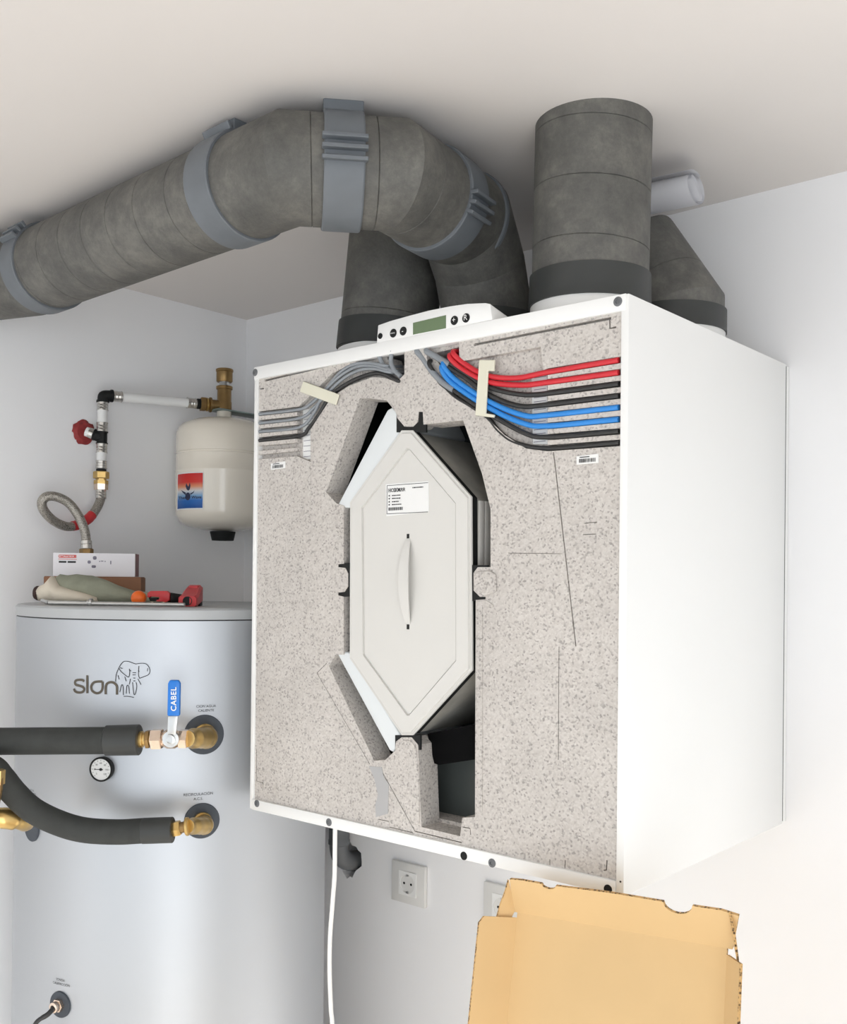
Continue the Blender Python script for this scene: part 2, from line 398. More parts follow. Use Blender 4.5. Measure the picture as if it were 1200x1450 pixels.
for q in ((1.0838, 1.3079), (1.3021, 1.3083)):
    lathe('screw_hole', [(0.0056, 0), (0.0056, 0.0004), (0.00001, 0.0004)], (q[0], UY0-0.0012, q[1]), (0, -1, 0), M_BLACK, unit, seg=20)
q = (1.3181, 1.3203); lathe('rivet_hole', [(0.0012, 0), (0.0012, 0.0003), (0.00001, 0.0003)], (q[0], UY0-0.0001, q[1]), (0, -1, 0), M_BLACK, unit, seg=10)

# foam: a front layer with cable channels and slits, a core behind it, a dark liner deep inside
FX0, FX1, FZ0, FZ1 = UX0+0.0085, UX1-TH, UZ0+0.0165, UZ1-0.0195
Y_F, Y_M, Y_B = -0.5075, -0.4990, -0.4680
OUT = [(FX0, FZ0), (FX1, FZ0), (FX1, FZ1), (FX0, FZ1)]
CAV = [(0.8088, 1.8058), (0.8781, 1.9404), (0.8982, 1.9382), (0.9318, 1.9314), (0.9498, 1.9124), (0.9526, 1.9041), (0.9662, 1.8908), (0.9821, 1.8893), (0.9912, 1.8954), (0.9923, 1.9091), (1.0001, 1.9083), (1.0016, 1.8904), (1.0716, 1.8896), (1.1046, 1.8154), (1.1192, 1.7681), (1.1201, 1.692), (1.0991, 1.6921), (1.0921, 1.6846), (1.0924, 1.6611), (1.1031, 1.6528), (1.1125, 1.653), (1.1125, 1.6497), (1.0961, 1.6485), (1.0985, 1.361), (1.0771, 1.3567), (1.0739, 1.3316), (1.0052, 1.3325), (1.0003, 1.411), (0.9973, 1.4449), (0.9854, 1.4544), (0.9669, 1.4524), (0.9563, 1.4453), (0.9538, 1.427), (0.9404, 1.4174), (0.9142, 1.4132), (0.8189, 1.5438), (0.8337, 1.5616), (0.8501, 1.5625), (0.8488, 1.6484), (0.8369, 1.6503), (0.8368, 1.6545), (0.8502, 1.6558), (0.8575, 1.6642), (0.8572, 1.6831), (0.8512, 1.6914), (0.8363, 1.6925), (0.8362, 1.6967), (0.8481, 1.6977), (0.8468, 1.7839), (0.8318, 1.7877)]
WIRE_L = [(0.6479, 1.9444), (0.7453, 1.9424), (0.7863, 1.9646), (0.8183, 1.9843), (0.8701, 1.9955), (0.9058, 1.9999), (0.9197, 2.0041), (0.9646, 2.0058), (0.9652, 1.9648), (0.9505, 1.9555), (0.9272, 1.9645), (0.902, 1.9686), (0.856, 1.9617), (0.8188, 1.9491), (0.7731, 1.9042), (0.7739, 1.8542), (0.7433, 1.8651), (0.6492, 1.8668), (0.6491, 1.8743), (0.7432, 1.8734), (0.7431, 1.8783), (0.649, 1.8805), (0.6488, 1.8885), (0.743, 1.8866), (0.7429, 1.8926), (0.6487, 1.8943), (0.6486, 1.9023), (0.7428, 1.9009), (0.7427, 1.9058), (0.6485, 1.9086), (0.6484, 1.9166), (0.7426, 1.9141), (0.7425, 1.9201), (0.6483, 1.9223), (0.6481, 1.9303), (0.7423, 1.9278), (0.7422, 1.9339), (0.648, 1.9366)]
WIRE_R = [(1.0054, 1.9901), (1.0155, 2.0004), (1.0629, 2.0021), (1.0645, 1.9695), (1.1956, 1.9707), (1.2003, 1.9401), (1.2066, 1.942), (1.3107, 1.9428), (1.3108, 1.9348), (1.2067, 1.9335), (1.2068, 1.9286), (1.3109, 1.9281), (1.311, 1.9201), (1.2069, 1.9206), (1.2069, 1.9148), (1.311, 1.9142), (1.3111, 1.9062), (1.207, 1.9068), (1.2071, 1.9006), (1.3112, 1.8998), (1.3113, 1.8923), (1.2072, 1.8926), (1.2072, 1.8872), (1.3113, 1.8859), (1.3114, 1.8784), (1.2073, 1.8792), (1.2074, 1.8735), (1.3115, 1.872), (1.3116, 1.864), (1.2075, 1.865), (1.2076, 1.8592), (1.3116, 1.8573), (1.3117, 1.8497), (1.2076, 1.8512), (1.2077, 1.8455), (1.3118, 1.8438), (1.3118, 1.8358), (1.2078, 1.8375), (1.1744, 1.8436), (1.1408, 1.8637), (1.1119, 1.8885), (1.07, 1.9145), (1.029, 1.9422), (1.0083, 1.9691)]
SLITS = []
for pts, w in (([(0.6644, 1.9923), (0.851, 1.9991)], 0.0036), ([(1.0895, 1.9887), (1.2969, 1.9905)], 0.0036), ([(1.295, 1.9896), (1.2951, 1.9785), (1.3037, 1.9789)], 0.0022), ([(0.6473, 1.9801), (0.6629, 1.98)], 0.0022),
               ([(1.2162, 1.8359), (1.2185, 1.8225), (1.2518, 1.5948)], 0.0016), ([(1.2273, 1.5927), (1.2278, 1.4525)], 0.0011), ([(1.2622, 1.7453), (1.28, 1.7465)], 0.0008), ([(1.2604, 1.7315), (1.2782, 1.732)], 0.0008),
               ([(0.6545, 1.4006), (0.6554, 1.3485), (0.6718, 1.3479), (0.6703, 1.3348)], 0.0014), ([(0.793, 1.5314), (0.9058, 1.407)], 0.0010), ([(0.793, 1.5314), (0.8143, 1.5477)], 0.0010),
               ([(0.9282, 1.4017), (0.9937, 1.3247), (1.0764, 1.3235)], 0.0014), ([(0.9237, 1.3302), (0.9443, 1.3305), (0.9458, 1.3227), (0.9898, 1.3221)], 0.0010),
               ([(1.2168, 1.3269), (1.2169, 1.3164), (1.2386, 1.3162), (1.2395, 1.3303)], 0.0014), ([(1.2979, 1.3412), (1.2971, 1.3292), (1.2932, 1.3285)], 0.0018), ([(1.0785, 1.3446), (1.0905, 1.3447), (1.0917, 1.3365)], 0.0014),
               ([(0.7739, 1.8531), (0.775, 1.7826)], 0.0005), ([(1.1483, 1.7103), (1.2301, 1.7085)], 0.0006)):
    SLITS.append(strip(pts, w))
slab('foam_front', OUT, Y_F, Y_M, M_FOAM, unit, [CAV, WIRE_L, WIRE_R] + SLITS)
EYE_L = [(0.9197, 2.0021), (0.9646, 2.0048), (0.9652, 1.9648), (0.9559, 1.9599), (0.9422, 1.9676)]
EYE_R = [(1.0106, 1.9894), (1.0605, 1.992), (1.0607, 1.9795), (1.0511, 1.9636), (1.0325, 1.9582)]
slab('foam_core', OUT, Y_M, Y_B, M_FOAM, unit, [CAV, EYE_L, EYE_R])
# inner liner: dark walls behind the foam
LY = -0.20
box('inner_liner', (FX0, LY, FZ0), (FX1, LY+0.01, FZ1), M_INNER, unit)
q0 = (0.8752, 1.9407); q1 = (1.1301, 1.3448)
box('inner_liner', (FX0, Y_B, q0[1]+0.03), (FX1, LY, q0[1]+0.035), M_INNER, unit)
box('inner_liner', (FX0+0.004, Y_B, FZ0), (FX0+0.009, LY, FZ1), M_INNER, unit)
box('inner_liner', (FX1-0.009, Y_B, FZ0), (FX1-0.004, LY, FZ1), M_INNER, unit)
box('inner_liner', (FX0, Y_B, FZ0-0.001), (FX1, LY, FZ0+0.004), M_INNER, unit)
# drain pan bar across the lower opening, and a board added inside whose grey stands in for the dim depth
LBX = [(0.9487, 1.4104), (1.1513, 1.4577), (1.1528, 1.3396), (0.9499, 1.3224)]
slab('inner_liner', LBX, -0.435, -0.43, mat('dim_channel_grey', (70, 75, 73), 0.6, var=0.12, scale=10), unit)
slab('channel_floor', [(LBX[0][0], FZ0+0.004), (LBX[1][0], FZ0+0.004), (LBX[1][0], (1.0052, 1.3374)[1]), (LBX[0][0], (1.0052, 1.3374)[1])], Y_B, -0.435, M_FOAM, unit)
for pd in ([(0.9497, 1.9144), (1.0052, 1.9087), (1.0056, 1.8793), (0.9502, 1.8842)], [(0.8347, 1.6989), (0.8628, 1.6987), (0.8635, 1.6487), (0.8354, 1.6482)], [(1.0884, 1.6949), (1.1143, 1.6948), (1.1149, 1.6475), (1.089, 1.6469)], [(0.9535, 1.454), (1.001, 1.459), (1.0012, 1.4385), (0.9538, 1.433)]):
    slab('seal_pad', pd, Y_F+0.0012, Y_F+0.0040, M_BLACK, unit)
pan = [(0.9893, 1.4568), (1.1005, 1.4855), (1.1011, 1.437), (1.0118, 1.4154), (1.0028, 1.4162)]
slab('drain_pan', pan, -0.478, -0.40, mat('glossy_black_pan', (9, 9, 10), 0.8, var=0.1, spec=0.08), unit)
# white padded flaps lying along the left flanks of the exchanger
FL1 = [(0.9512, 1.9082), (0.947, 1.9177), (0.9401, 1.9214), (0.9306, 1.9184), (0.8318, 1.7867), (0.8349, 1.7813), (0.8601, 1.7803), (0.9622, 1.8891)]
slab('padded_flap', FL1, -0.5055, -0.36, M_FLAP, unit, bevel=0.0085, bseg=5)
FL2 = [(0.8337, 1.5626), (0.8382, 1.5671), (0.8633, 1.5663), (0.9642, 1.4531), (0.9563, 1.4433), (0.9551, 1.4352), (0.9498, 1.4285), (0.9416, 1.4306)]
slab('padded_flap', FL2, -0.5055, -0.36, M_FLAP, unit, bevel=0.0085, bseg=5)
slab('sealant_patch', [(0.9045, 1.4038), (0.9296, 1.4059), (0.9339, 1.3924), (0.9436, 1.3836), (0.9428, 1.3413), (0.9195, 1.3326), (0.9179, 1.3496), (0.9232, 1.3656), (0.9145, 1.3898)], Y_F-0.0006, Y_F, M_PATCH, unit)
# nub of foam in front of the right-hand notch and the raised blocks at the sides of the cavity
slab('foam_block', [(1.0945, 1.6808), (1.1004, 1.6865), (1.1201, 1.6874), (1.1305, 1.6819), (1.1308, 1.6598), (1.1148, 1.6549), (1.1031, 1.6556), (1.0948, 1.663)], Y_F-0.0025, Y_F, M_FOAM, unit, bevel=0.001, bseg=1)
slab('foam_block', [(1.0985, 1.6471), (1.1148, 1.6484), (1.1265, 1.6422), (1.1253, 1.6394), (1.1079, 1.6417), (1.1113, 1.3695), (1.102, 1.3662)], Y_F-0.0012, Y_F, M_FOAM, unit, bevel=0.0005, bseg=1)
slab('foam_block', [(0.9322, 1.4133), (0.9564, 1.4333), (0.9709, 1.4489), (0.9841, 1.4503), (0.9947, 1.4417), (1.0004, 1.4032), (1.0026, 1.337), (0.9936, 1.3335)], Y_F-0.0014, Y_F, M_FOAM, unit, bevel=0.0006, bseg=1)
# cables
def cable(pts, m, r, y=-0.5062, dive=True):
    P = [(a, y, b) for a, b in pts]
    if dive: P = [(P[0][0], -0.475, P[0][2]+0.004)] + P
    return tube('cable', P, r, m, unit, seg=10, n=6)
cable([(1.0521, 1.9846), (1.0694, 1.9679), (1.1089, 1.9458), (1.1568, 1.9361), (1.2067, 1.9375), (1.307, 1.9391)], M_REDC, 0.0036)
cable([(1.0459, 1.9806), (1.0646, 1.9618), (1.109, 1.9378), (1.1625, 1.9263), (1.2068, 1.9246), (1.3071, 1.9243)], M_REDC, 0.0036)
cable([(1.0473, 1.9698), (1.0756, 1.9518), (1.1114, 1.9301), (1.1626, 1.9145), (1.207, 1.9107), (1.3073, 1.9108)], M_BLKC, 0.0033, -0.5055, False)
cable([(1.0437, 1.9655), (1.0757, 1.9452), (1.1138, 1.9191), (1.1628, 1.8995), (1.2071, 1.8966), (1.3074, 1.8965)], M_BLKC, 0.0033, -0.5055, False)
cable([(1.0348, 1.9725), (1.0537, 1.9488), (1.1116, 1.9119), (1.1684, 1.8871), (1.2073, 1.8832), (1.3076, 1.8825)], M_BLUEC, 0.0036)
cable([(1.0324, 1.967), (1.0489, 1.9437), (1.1117, 1.9035), (1.1686, 1.8767), (1.2074, 1.8695), (1.3077, 1.8682)], M_BLUEC, 0.0036)
cable([(1.0515, 1.9338), (1.0785, 1.9164), (1.1118, 1.896), (1.1687, 1.8649), (1.2076, 1.8555), (1.3079, 1.8539)], M_BLKC, 0.0033, -0.5055, False)
cable([(1.0082, 1.977), (1.0238, 1.9535), (1.0516, 1.9261), (1.0822, 1.9075), (1.1119, 1.8885), (1.1306, 1.8692), (1.1578, 1.8522), (1.2078, 1.8415), (1.308, 1.8404)], M_BLKC, 0.0031, -0.5048)
cable([(1.0041, 1.9932), (1.0221, 1.9819), (1.0461, 1.9681)], M_GRYC, 0.0043, -0.5055)
cable([(0.9872, 1.9956), (0.9978, 1.9833), (1.0161, 1.9613), (1.0365, 1.9432), (1.054, 1.9325)], M_GRYC, 0.0043, -0.5055)
cable([(0.9353, 1.9746), (0.906, 1.9845), (0.8702, 1.9882), (0.8335, 1.9781), (0.7957, 1.957), (0.7724, 1.9444), (0.7454, 1.938), (0.6497, 1.9399)], M_GRYC, 0.0025)
cable([(0.9381, 1.9712), (0.906, 1.9804), (0.8746, 1.9824), (0.8395, 1.9732), (0.8035, 1.9529), (0.7773, 1.9363), (0.7456, 1.9242), (0.65, 1.9256)], M_GRYC, 0.0025)
cable([(0.9311, 1.9812), (0.8988, 1.9896), (0.8628, 1.9923), (0.8304, 1.9817), (0.7973, 1.9536), (0.779, 1.9296), (0.7459, 1.9099), (0.6502, 1.9118)], M_GRYC, 0.0025)
cable([(0.9559, 1.9559), (0.9271, 1.9695), (0.8991, 1.9741), (0.8515, 1.9664), (0.8127, 1.9497), (0.7884, 1.9244), (0.7667, 1.9069), (0.7461, 1.8967), (0.6504, 1.8976)], M_BLKC, 0.0031, -0.5055)
cable([(0.9155, 2.0037), (0.9199, 1.9878), (0.9325, 1.977), (0.9503, 1.9696)], M_GRYC, 0.0034, -0.5058)
cable([(0.9444, 2.0047), (0.9378, 1.9884), (0.9449, 1.9734), (0.9572, 1.9628)], M_GRYC, 0.0034, -0.5062)
def band(name, poly, m, y0, y1, bevel=0.0008): return slab(name, poly, y0, y1, m, unit, bevel=bevel, bseg=1)
band('cable_clamp', [(0.7592, 1.9797), (0.8384, 1.9501), (0.8311, 1.935), (0.7514, 1.9642)], M_CLAMP, -0.5115, -0.5090)
band('cable_clamp', [(1.1016, 1.9659), (1.1271, 1.9625), (1.1262, 1.9482), (1.1164, 1.9495), (1.1136, 1.894), (1.128, 1.8907), (1.1269, 1.8871), (1.096, 1.8929)], M_CLAMP, -0.5130, -0.5098)
def label_plate(poly, name='barcode_label', bars=True, y=Y_F):
    s = slab(name, poly, y-0.0004, y, M_WHITE, unit)
    x0, z0 = poly[3]; x1, z1 = poly[1]
    if bars:
        bm = bmesh.new(); x = x0 + (x1-x0)*0.12; f = lambda q: (q[0], y-0.0007, q[1])
        while x < x0 + (x1-x0)*0.88:
            w = random.choice((0.0005, 0.0008, 0.0012)); add_rect(bm, f, x, x+w, z0+(z1-z0)*0.18, z0+(z1-z0)*0.6); x += w + random.choice((0.0005, 0.0009))
        add_rect(bm, f, x0+(x1-x0)*0.15, x0+(x1-x0)*0.6, z0+(z1-z0)*0.72, z0+(z1-z0)*0.82)
        finish('barcode', bm, M_DARK, s, smooth=False, norm=False)
    return s
label_plate([(1.2503, 1.8281), (1.2811, 1.8289), (1.2812, 1.8178), (1.2504, 1.8177)])
label_plate([(0.6821, 1.8577), (0.7164, 1.8593), (0.7166, 1.8487), (0.6823, 1.8476)])
st = label_plate([(1.1766, 1.94), (1.2003, 1.9388), (1.2024, 1.8477), (1.1798, 1.8495)], 'terminal_strip_label', False, Y_M)
bm = bmesh.new(); f = lambda q: (q[0], Y_M-0.0007, q[1])
a = (1.1798, 1.8495); b = (1.2003, 1.937)
for k in range(17):
    z = a[1] + (b[1]-a[1])*(k+0.5)/17; add_rect(bm, f, a[0]+0.001, b[0]-0.001, z-0.0004, z+0.0004)
finish('label_lines', bm, M_PGREY, st, smooth=False, norm=False)
st = label_plate([(0.747, 1.9373), (0.7709, 1.9392), (0.7722, 1.8608), (0.7483, 1.8593)], 'terminal_strip_label', False, Y_M)
bm = bmesh.new(); a = (0.7483, 1.8604); b = (0.771, 1.9348)
for k in range(9):
    z = a[1] + (b[1]-a[1])*(k+0.5)/9; add_rect(bm, f, a[0]+0.001, b[0]-0.001, z-0.0004, z+0.0004)
finish('label_lines', bm, M_PGREY, st, smooth=False, norm=False)

# control panel standing on the front edge of the top
CY = UY0-0.0008
cp_poly = [(0.914, 2.0147), (1.1219, 2.0161), (1.1182, 2.0376), (1.11, 2.0404), (1.0804, 2.0445), (1.05, 2.0463), (1.0124, 2.0468), (0.9734, 2.0454), (0.9398, 2.0438), (0.9164, 2.0414)]
bm = bmesh.new(); add_slab(bm, cp_poly, [], lambda q: (q[0], CY, q[1]), (0, 0.055, -0.0))
bmesh.ops.dissolve_limit(bm, angle_limit=0.02, verts=bm.verts[:], edges=bm.edges[:])
for v in bm.verts:
    if v.co.y > CY+0.03: v.co.z = UZ1 + (v.co.z-UZ1)*0.45
panel = finish('control_panel', bm, M_CAB, unit, bevel=0.0012)
disp = slab('display', [(0.9841, 2.0337), (1.0434, 2.0349), (1.0436, 2.0171), (0.9843, 2.0173)], CY-0.0006, CY+0.001, M_LCD, panel)
for (q, r, s) in (((0.9215, 2.0248), 0.0042, ''), ((0.9468, 2.025), 0.0062, 'menu'), ((0.9657, 2.0251), 0.0062, '-'), ((1.0583, 2.0253), 0.0062, '+'), ((1.0783, 2.0254), 0.0062, 'R')):
    b_ = lathe('button', [(r, 0), (r, 0.0008), (r*0.85, 0.0016), (0.00001, 0.0016)], (q[0], CY, q[1]), (0, -1, 0), M_BLACK, panel, seg=20)
    if s:
        text('button_mark', s, 0.011 if len(s) == 1 else 0.004, lambda v, q=q: (q[0]+v[0], CY-0.0020, q[1]+v[1]), M_WHITE, b_)

# port collars on the top
DA, DB, DC, DD = (1.185, -0.374), (0.787, -0.352), (0.945, -0.290), (1.198, -0.160)
RD = 0.0795
for c in (DA, DB, DC, DD):
    lathe('port_collar', [(RD+0.0015, -0.006), (RD+0.0015, 0.034), (RD-0.004, 0.036), (RD-0.006, 0.0), (RD-0.006, -0.006)], (c[0], c[1], UZ1), (0, 0, 1), M_WHITE, unit, seg=48)

# ------------------------------------------------------------------ heat exchanger
hexo = [(0.9609, 1.8862), (0.9822, 1.8843), (1.0867, 1.7863), (1.0914, 1.555), (0.988, 1.4576), (0.9669, 1.4554), (0.8627, 1.5579), (0.86, 1.7886)]
EXY = -0.5095
ex = thing('heat_exchanger', (sum(q[0] for q in hexo)/8, -0.40, hexo[5][1]), 'hexagonal plate heat exchanger block with pale grey front plate and strap handle', 'heat exchanger')
def offset_poly(poly, d):
    n = len(poly); c = Vector((sum(p[0] for p in poly)/n, sum(p[1] for p in poly)/n)); out = []
    area2 = sum(poly[i][0]*poly[(i+1) % n][1]-poly[(i+1) % n][0]*poly[i][1] for i in range(n)); s = 1 if area2 > 0 else -1
    for i in range(n):
        p0, p1, p2 = Vector(poly[i-1]), Vector(poly[i]), Vector(poly[(i+1) % n])
        e1 = (p1-p0).normalized(); e2 = (p2-p1).normalized()
        n1 = Vector((-e1.y, e1.x))*s; n2 = Vector((-e2.y, e2.x))*s
        k = (n1+n2); k = k/ max(0.3, k.dot(n1)) if k.length > 1e-6 else n1
        out.append(tuple(p1 + k*d))
    return out
inner = [(0.9726, 1.8593), (0.9779, 1.8589), (1.0621, 1.7789), (1.0654, 1.5656), (0.983, 1.4848), (0.9777, 1.4843), (0.8908, 1.5647), (0.8855, 1.7792)]
bm = bmesh.new(); rings = []
for poly, y in ((offset_poly(hexo, 0.0012), -0.5035), (hexo, -0.5045), (hexo, EXY+0.0022), (offset_poly(hexo, 0.0008), EXY+0.0014), (offset_poly(hexo, 0.0036), EXY+0.0026), (offset_poly(hexo, 0.0042), EXY+0.0026), (offset_poly(hexo, 0.0050), EXY),
                (inner, EXY), (offset_poly(inner, 0.0004), EXY+0.0034), (offset_poly(inner, 0.0020), EXY+0.0034), (offset_poly(inner, 0.0025), EXY+0.0024)):
    rings.append([bm.verts.new((x, y, z)) for x, z in poly])
for a, b in zip(rings, rings[1:]):
    for k in range(8): bm.faces.new((a[k], a[(k+1) % 8], b[(k+1) % 8], b[k]))
bm.faces.new(rings[0]); bm.faces.new(rings[-1])
finish('front_plate', bm, M_PLATE, ex, ang=0.3)
slab('seal_strip', offset_poly(hexo, 0.0016), -0.5035, -0.492, M_BLACK, ex)
slab('core_block', offset_poly(hexo, 0.0030), -0.492, -0.215, M_ALU, ex)
for pts in ([(1.0873, 1.7844), (1.0944, 1.786), (1.0972, 1.5591), (1.0902, 1.5558)],):
    pass
q0 = hexo[2]; q1 = hexo[3]
box('corner_profile', (q0[0]-0.002, -0.490, q1[1]+0.004), (q0[0]+0.0015, -0.479, q0[1]-0.004), M_PLATE, ex, bevel=0.0008)
box('corner_profile', (q0[0]-0.002, -0.477, q1[1]+0.004), (q0[0]+0.0015, -0.460, q0[1]-0.004), M_PLATE, ex, bevel=0.0008)
# strap handle bowing out of two slots
h0 = (0.9757, 1.733); h1 = (0.9773, 1.612)
bm = bmesh.new(); prev = None; N = 24
for k in range(N+1):
    t = k/N; z = h0[1] + (h1[1]-h0[1])*t; bow = math.sin(PI*t)**0.75*0.0115; w = 0.0026 + 0.0064*math.sin(PI*t)**0.6
    x = h0[0] + (h1[0]-h0[0])*t; y = EXY+0.0020 - bow
    ring = [bm.verts.new(p) for p in ((x-w, y, z), (x+w, y, z), (x+w, y+0.0018, z), (x-w, y+0.0018, z))]
    if prev:
        for i in range(4): bm.faces.new((prev[i], prev[(i+1) % 4], ring[(i+1) % 4], ring[i]))
    else: bm.faces.new(ring)
    prev = ring
bm.faces.new(prev)
hd = finish('strap_handle', bm, M_PLATE, ex)
for q in ((0.975, 1.7355), (0.9767, 1.6085)):
    box('handle_slot', (q[0]-0.0022, EXY+0.0018, q[1]-0.0035), (q[0]+0.0022, EXY+0.0028, q[1]+0.0035), M_BLACK, ex)
# rating label
lb = [(0.9314, 1.8114), (1.0117, 1.8113), (1.0129, 1.7693), (0.9334, 1.7652)]
LYY = EXY+0.0024
lab = slab('rating_label', lb, LYY-0.0005, LYY, M_WHITE, ex)
cx = (lb[0][0]+lb[1][0])/2; cz = (lb[0][1]+lb[3][1])/2; lw = lb[1][0]-lb[0][0]; lh = lb[0][1]-lb[3][1]
f = lambda q: (cx + q[0]*lw, LYY-0.0009, cz + q[1]*lh)
bm = bmesh.new()
for (x0, x1, y0, y1) in ((-0.46, 0.5, 0.44, 0.455), (-0.46, 0.5, -0.435, -0.42), (-0.465, -0.455, -0.435, 0.455)):
    add_rect(bm, f, x0, x1, y0, y1)
x = -0.42
while x < -0.08:
    w = random.choice((0.008, 0.014, 0.02)); add_rect(bm, f, x, x+w, -0.33, -0.235); x += w + 0.009
add_rect(bm, f, -0.42, -0.08, 0.33, 0.338); add_rect(bm, f, -0.42, -0.08, 0.245, 0.252)
g = lambda dx, dz: (lambda q: (cx + dx*lw + q[0], LYY-0.0009, cz + dz*lh + q[1]))
for s, size, dx, dz in (('HOL', 0.0072, -0.43, 0.29), ('MAR', 0.0072, -0.21, 0.29), ('Gerätetyp', 0.0040, -0.34, 0.13), ('Luftmenge', 0.0040, -0.34, 0.04), ('Baujahr', 0.0040, -0.34, -0.06), ('Made in EU', 0.0040, -0.34, -0.15), ('Nr.: 00 0000', 0.0044, 0.14, 0.33)):
    if s.startswith(('Ger', 'Luft', 'Bau', 'Made', 'Nr')):   # lines of small print too fine to read: plain dashes of ink
        n = len(s); x = dx
        while x < dx + n*0.021:
            w = random.choice((0.02, 0.03, 0.045)); add_rect(bm, f, x, x+w, dz-0.016, dz+0.016); x += w+0.008
        continue
    add_text(bm, s, size, g(dx, dz), 'LEFT', 1.0, 0.00012)
for dz in (0.13, 0.04, -0.06, -0.15): add_rect(bm, f, -0.42, -0.39, dz-0.02, dz+0.02)
add_text(bm, 'X', 0.0085, g(-0.245, 0.29), 'CENTER', 1.0, 0.0001)
finish('label_print', bm, M_DARK, lab, smooth=False, norm=False)

# ------------------------------------------------------------------ air ducts
def add_section(bm, p0, p1, n0, n1, r, seams=(), seg=56, tilt=0.0, slip=0.0):
    """straight pipe between two cutting planes, with shallow seam grooves"""
    p0 = Vector(p0); p1 = Vector(p1); d = (p1-p0).normalized(); L = (p1-p0).length
    x, y, _ = frame_of(d)
    st = [(0.0, Vector(n0), r)]
    for s in seams:
        nn = (d + x*tilt*random.uniform(-1, 1) + y*tilt*random.uniform(0.3, 1)).normalized()
        st += [(s-0.006/L, nn, r), (s-0.0009/L, nn, r), (s, nn, r-0.0014), (s+0.0009/L, nn, r), (s+0.006/L, nn, r)]
    st.append((1.0, Vector(n1), r))
    prev = None
    for s, n, rr in st:
        c = p0 + d*(L*s); ring = []
        for k in range(seg):
            o = (x*math.cos(2*PI*k/seg) + y*math.sin(2*PI*k/seg))*rr
            ring.append(bm.verts.new(c + o - d*(o.dot(n)/d.dot(n))))
        if prev:
            for k in range(seg): bm.faces.new((prev[k], prev[(k+1) % seg], ring[(k+1) % seg], ring[k]))
        else: bm.faces.new(ring[::-1])
        prev = ring
    bm.faces.new(prev)
def duct_path(pts, r, parent, seams):
    P = [Vector(p) for p in pts]; n = len(P)
    D = [(P[i+1]-P[i]).normalized() for i in range(n-1)]
    N = [D[0]] + [(D[i]+D[i+1]).normalized() for i in range(n-2)] + [D[-1]]
    for i in range(n-1):
        bm = bmesh.new(); add_section(bm, P[i], P[i+1], N[i], N[i+1], r, seams[i] if i < len(seams) else (), tilt=0.05)
        finish('duct_section', bm, M_DUCT, parent, ang=0.9)
def ring_clamp(center, d, r, width, parent, buckle_dir=None, bracket=False, ribs=3):
    c = Vector(center); d = Vector(d).normalized(); h = width/2
    cl = lathe('pipe_clamp', [(r-0.002, -h), (r+0.0032, -h), (r+0.0044, -h+0.002), (r+0.0044, h-0.002), (r+0.0032, h), (r-0.002, h)], c - d*0, d, M_STRAP, parent, seg=56, ang=0.5)
    if buckle_dir is not None:
        b = Vector(buckle_dir); b = (b - d*b.dot(d)).normalized(); t = d.cross(b).normalized()
        for k in range(ribs):
            a = (k - (ribs-1)/2)*0.17
            bb = b*math.cos(a) + t*math.sin(a); tt = d.cross(bb).normalized()
            o = c + bb*(r+0.0085); bm = bmesh.new(); vs = []
            for i in (-1, 1):
                for j in (-1, 1):
                    for k2 in (-1, 1):
                        vs.append(bm.verts.new(o + d*(h*1.12*i) + tt*(0.0026*j) + bb*(0.0055*k2)))
            for fc in ((0, 1, 3, 2), (4, 6, 7, 5), (0, 4, 5, 1), (2, 3, 7, 6), (0, 2, 6, 4), (1, 5, 7, 3)): bm.faces.new([vs[i] for i in fc])
            finish('buckle_rib', bm, M_STRAP, cl, bevel=0.0008, bseg=1)
    if bracket:
        z0 = c.z + r
        b = Vector((C_LOC[0]-c.x, C_LOC[1]-c.y, 0)); b = (b - d*b.dot(d)).normalized()
        bm = bmesh.new(); vs = []
        for i in (-1, 1):
            for j in (-1, 1):
                for zz in (z0-0.012, ZC): vs.append(bm.verts.new(Vector((c.x, c.y, 0)) + d*(h*1.02*i) + b*(0.016*j+0.014) + Vector((0, 0, zz))))
        for fc in ((0, 1, 3, 2), (4, 6, 7, 5), (0, 4, 5, 1), (2, 3, 7, 6), (0, 2, 6, 4), (1, 5, 7, 3)): bm.faces.new([vs[i] for i in fc])
        finish('ceiling_bracket', bm, M_STRAP, cl, bevel=0.0012, bseg=1)
    return cl
ZR = 2.2165
RR = 0.0715
RUN = [(0.004, -0.72, ZR), (0.195, -0.655, ZR), (0.910, -0.676, ZR), (1.000, -0.575, ZR), (0.968, -0.375, ZR), (0.951, -0.318, 2.165), (DC[0], DC[1], 2.105), (DC[0], DC[1], UZ1+0.036)]
run = thing('insulated_duct', (0.5, -0.676, ZR-RR), 'thick grey insulated air duct running along the ceiling and bending into the unit top', 'air duct')
duct_path(RUN, RR, run, [(), (0.12, 0.22, 0.32, 0.42, 0.52, 0.62, 0.74), (0.2, 0.82), (0.10, 0.55), (), (), ()])
TOCAM = lambda p: (C_LOC[0]-p[0], C_LOC[1]-p[1], C_LOC[2]-p[2])
ring_clamp((0.252, -0.6567, ZR), (1, -0.03, 0), RR, 0.046, run, (0.2, -1, 0.75), False)
ring_clamp((0.800, -0.673, ZR), (1, -0.03, 0), RR, 0.052, run, (0, -0.55, 1), True, 1)
md = (Vector(RUN[3])-Vector(RUN[2])).normalized(); mc = Vector(RUN[2])*0.5 + Vector(RUN[3])*0.5
ring_clamp(mc, md, RR, 0.052, run, (0.75, -0.75, 0.0), True)
rd = (Vector(RUN[4])-Vector(RUN[3])).normalized(); rc = Vector(RUN[3])*0.45 + Vector(RUN[4])*0.55
ring_clamp(rc, rd, RR, 0.050, run, (1, -0.5, -0.25), False)
rc2 = Vector(RUN[4]) - rd*0.004
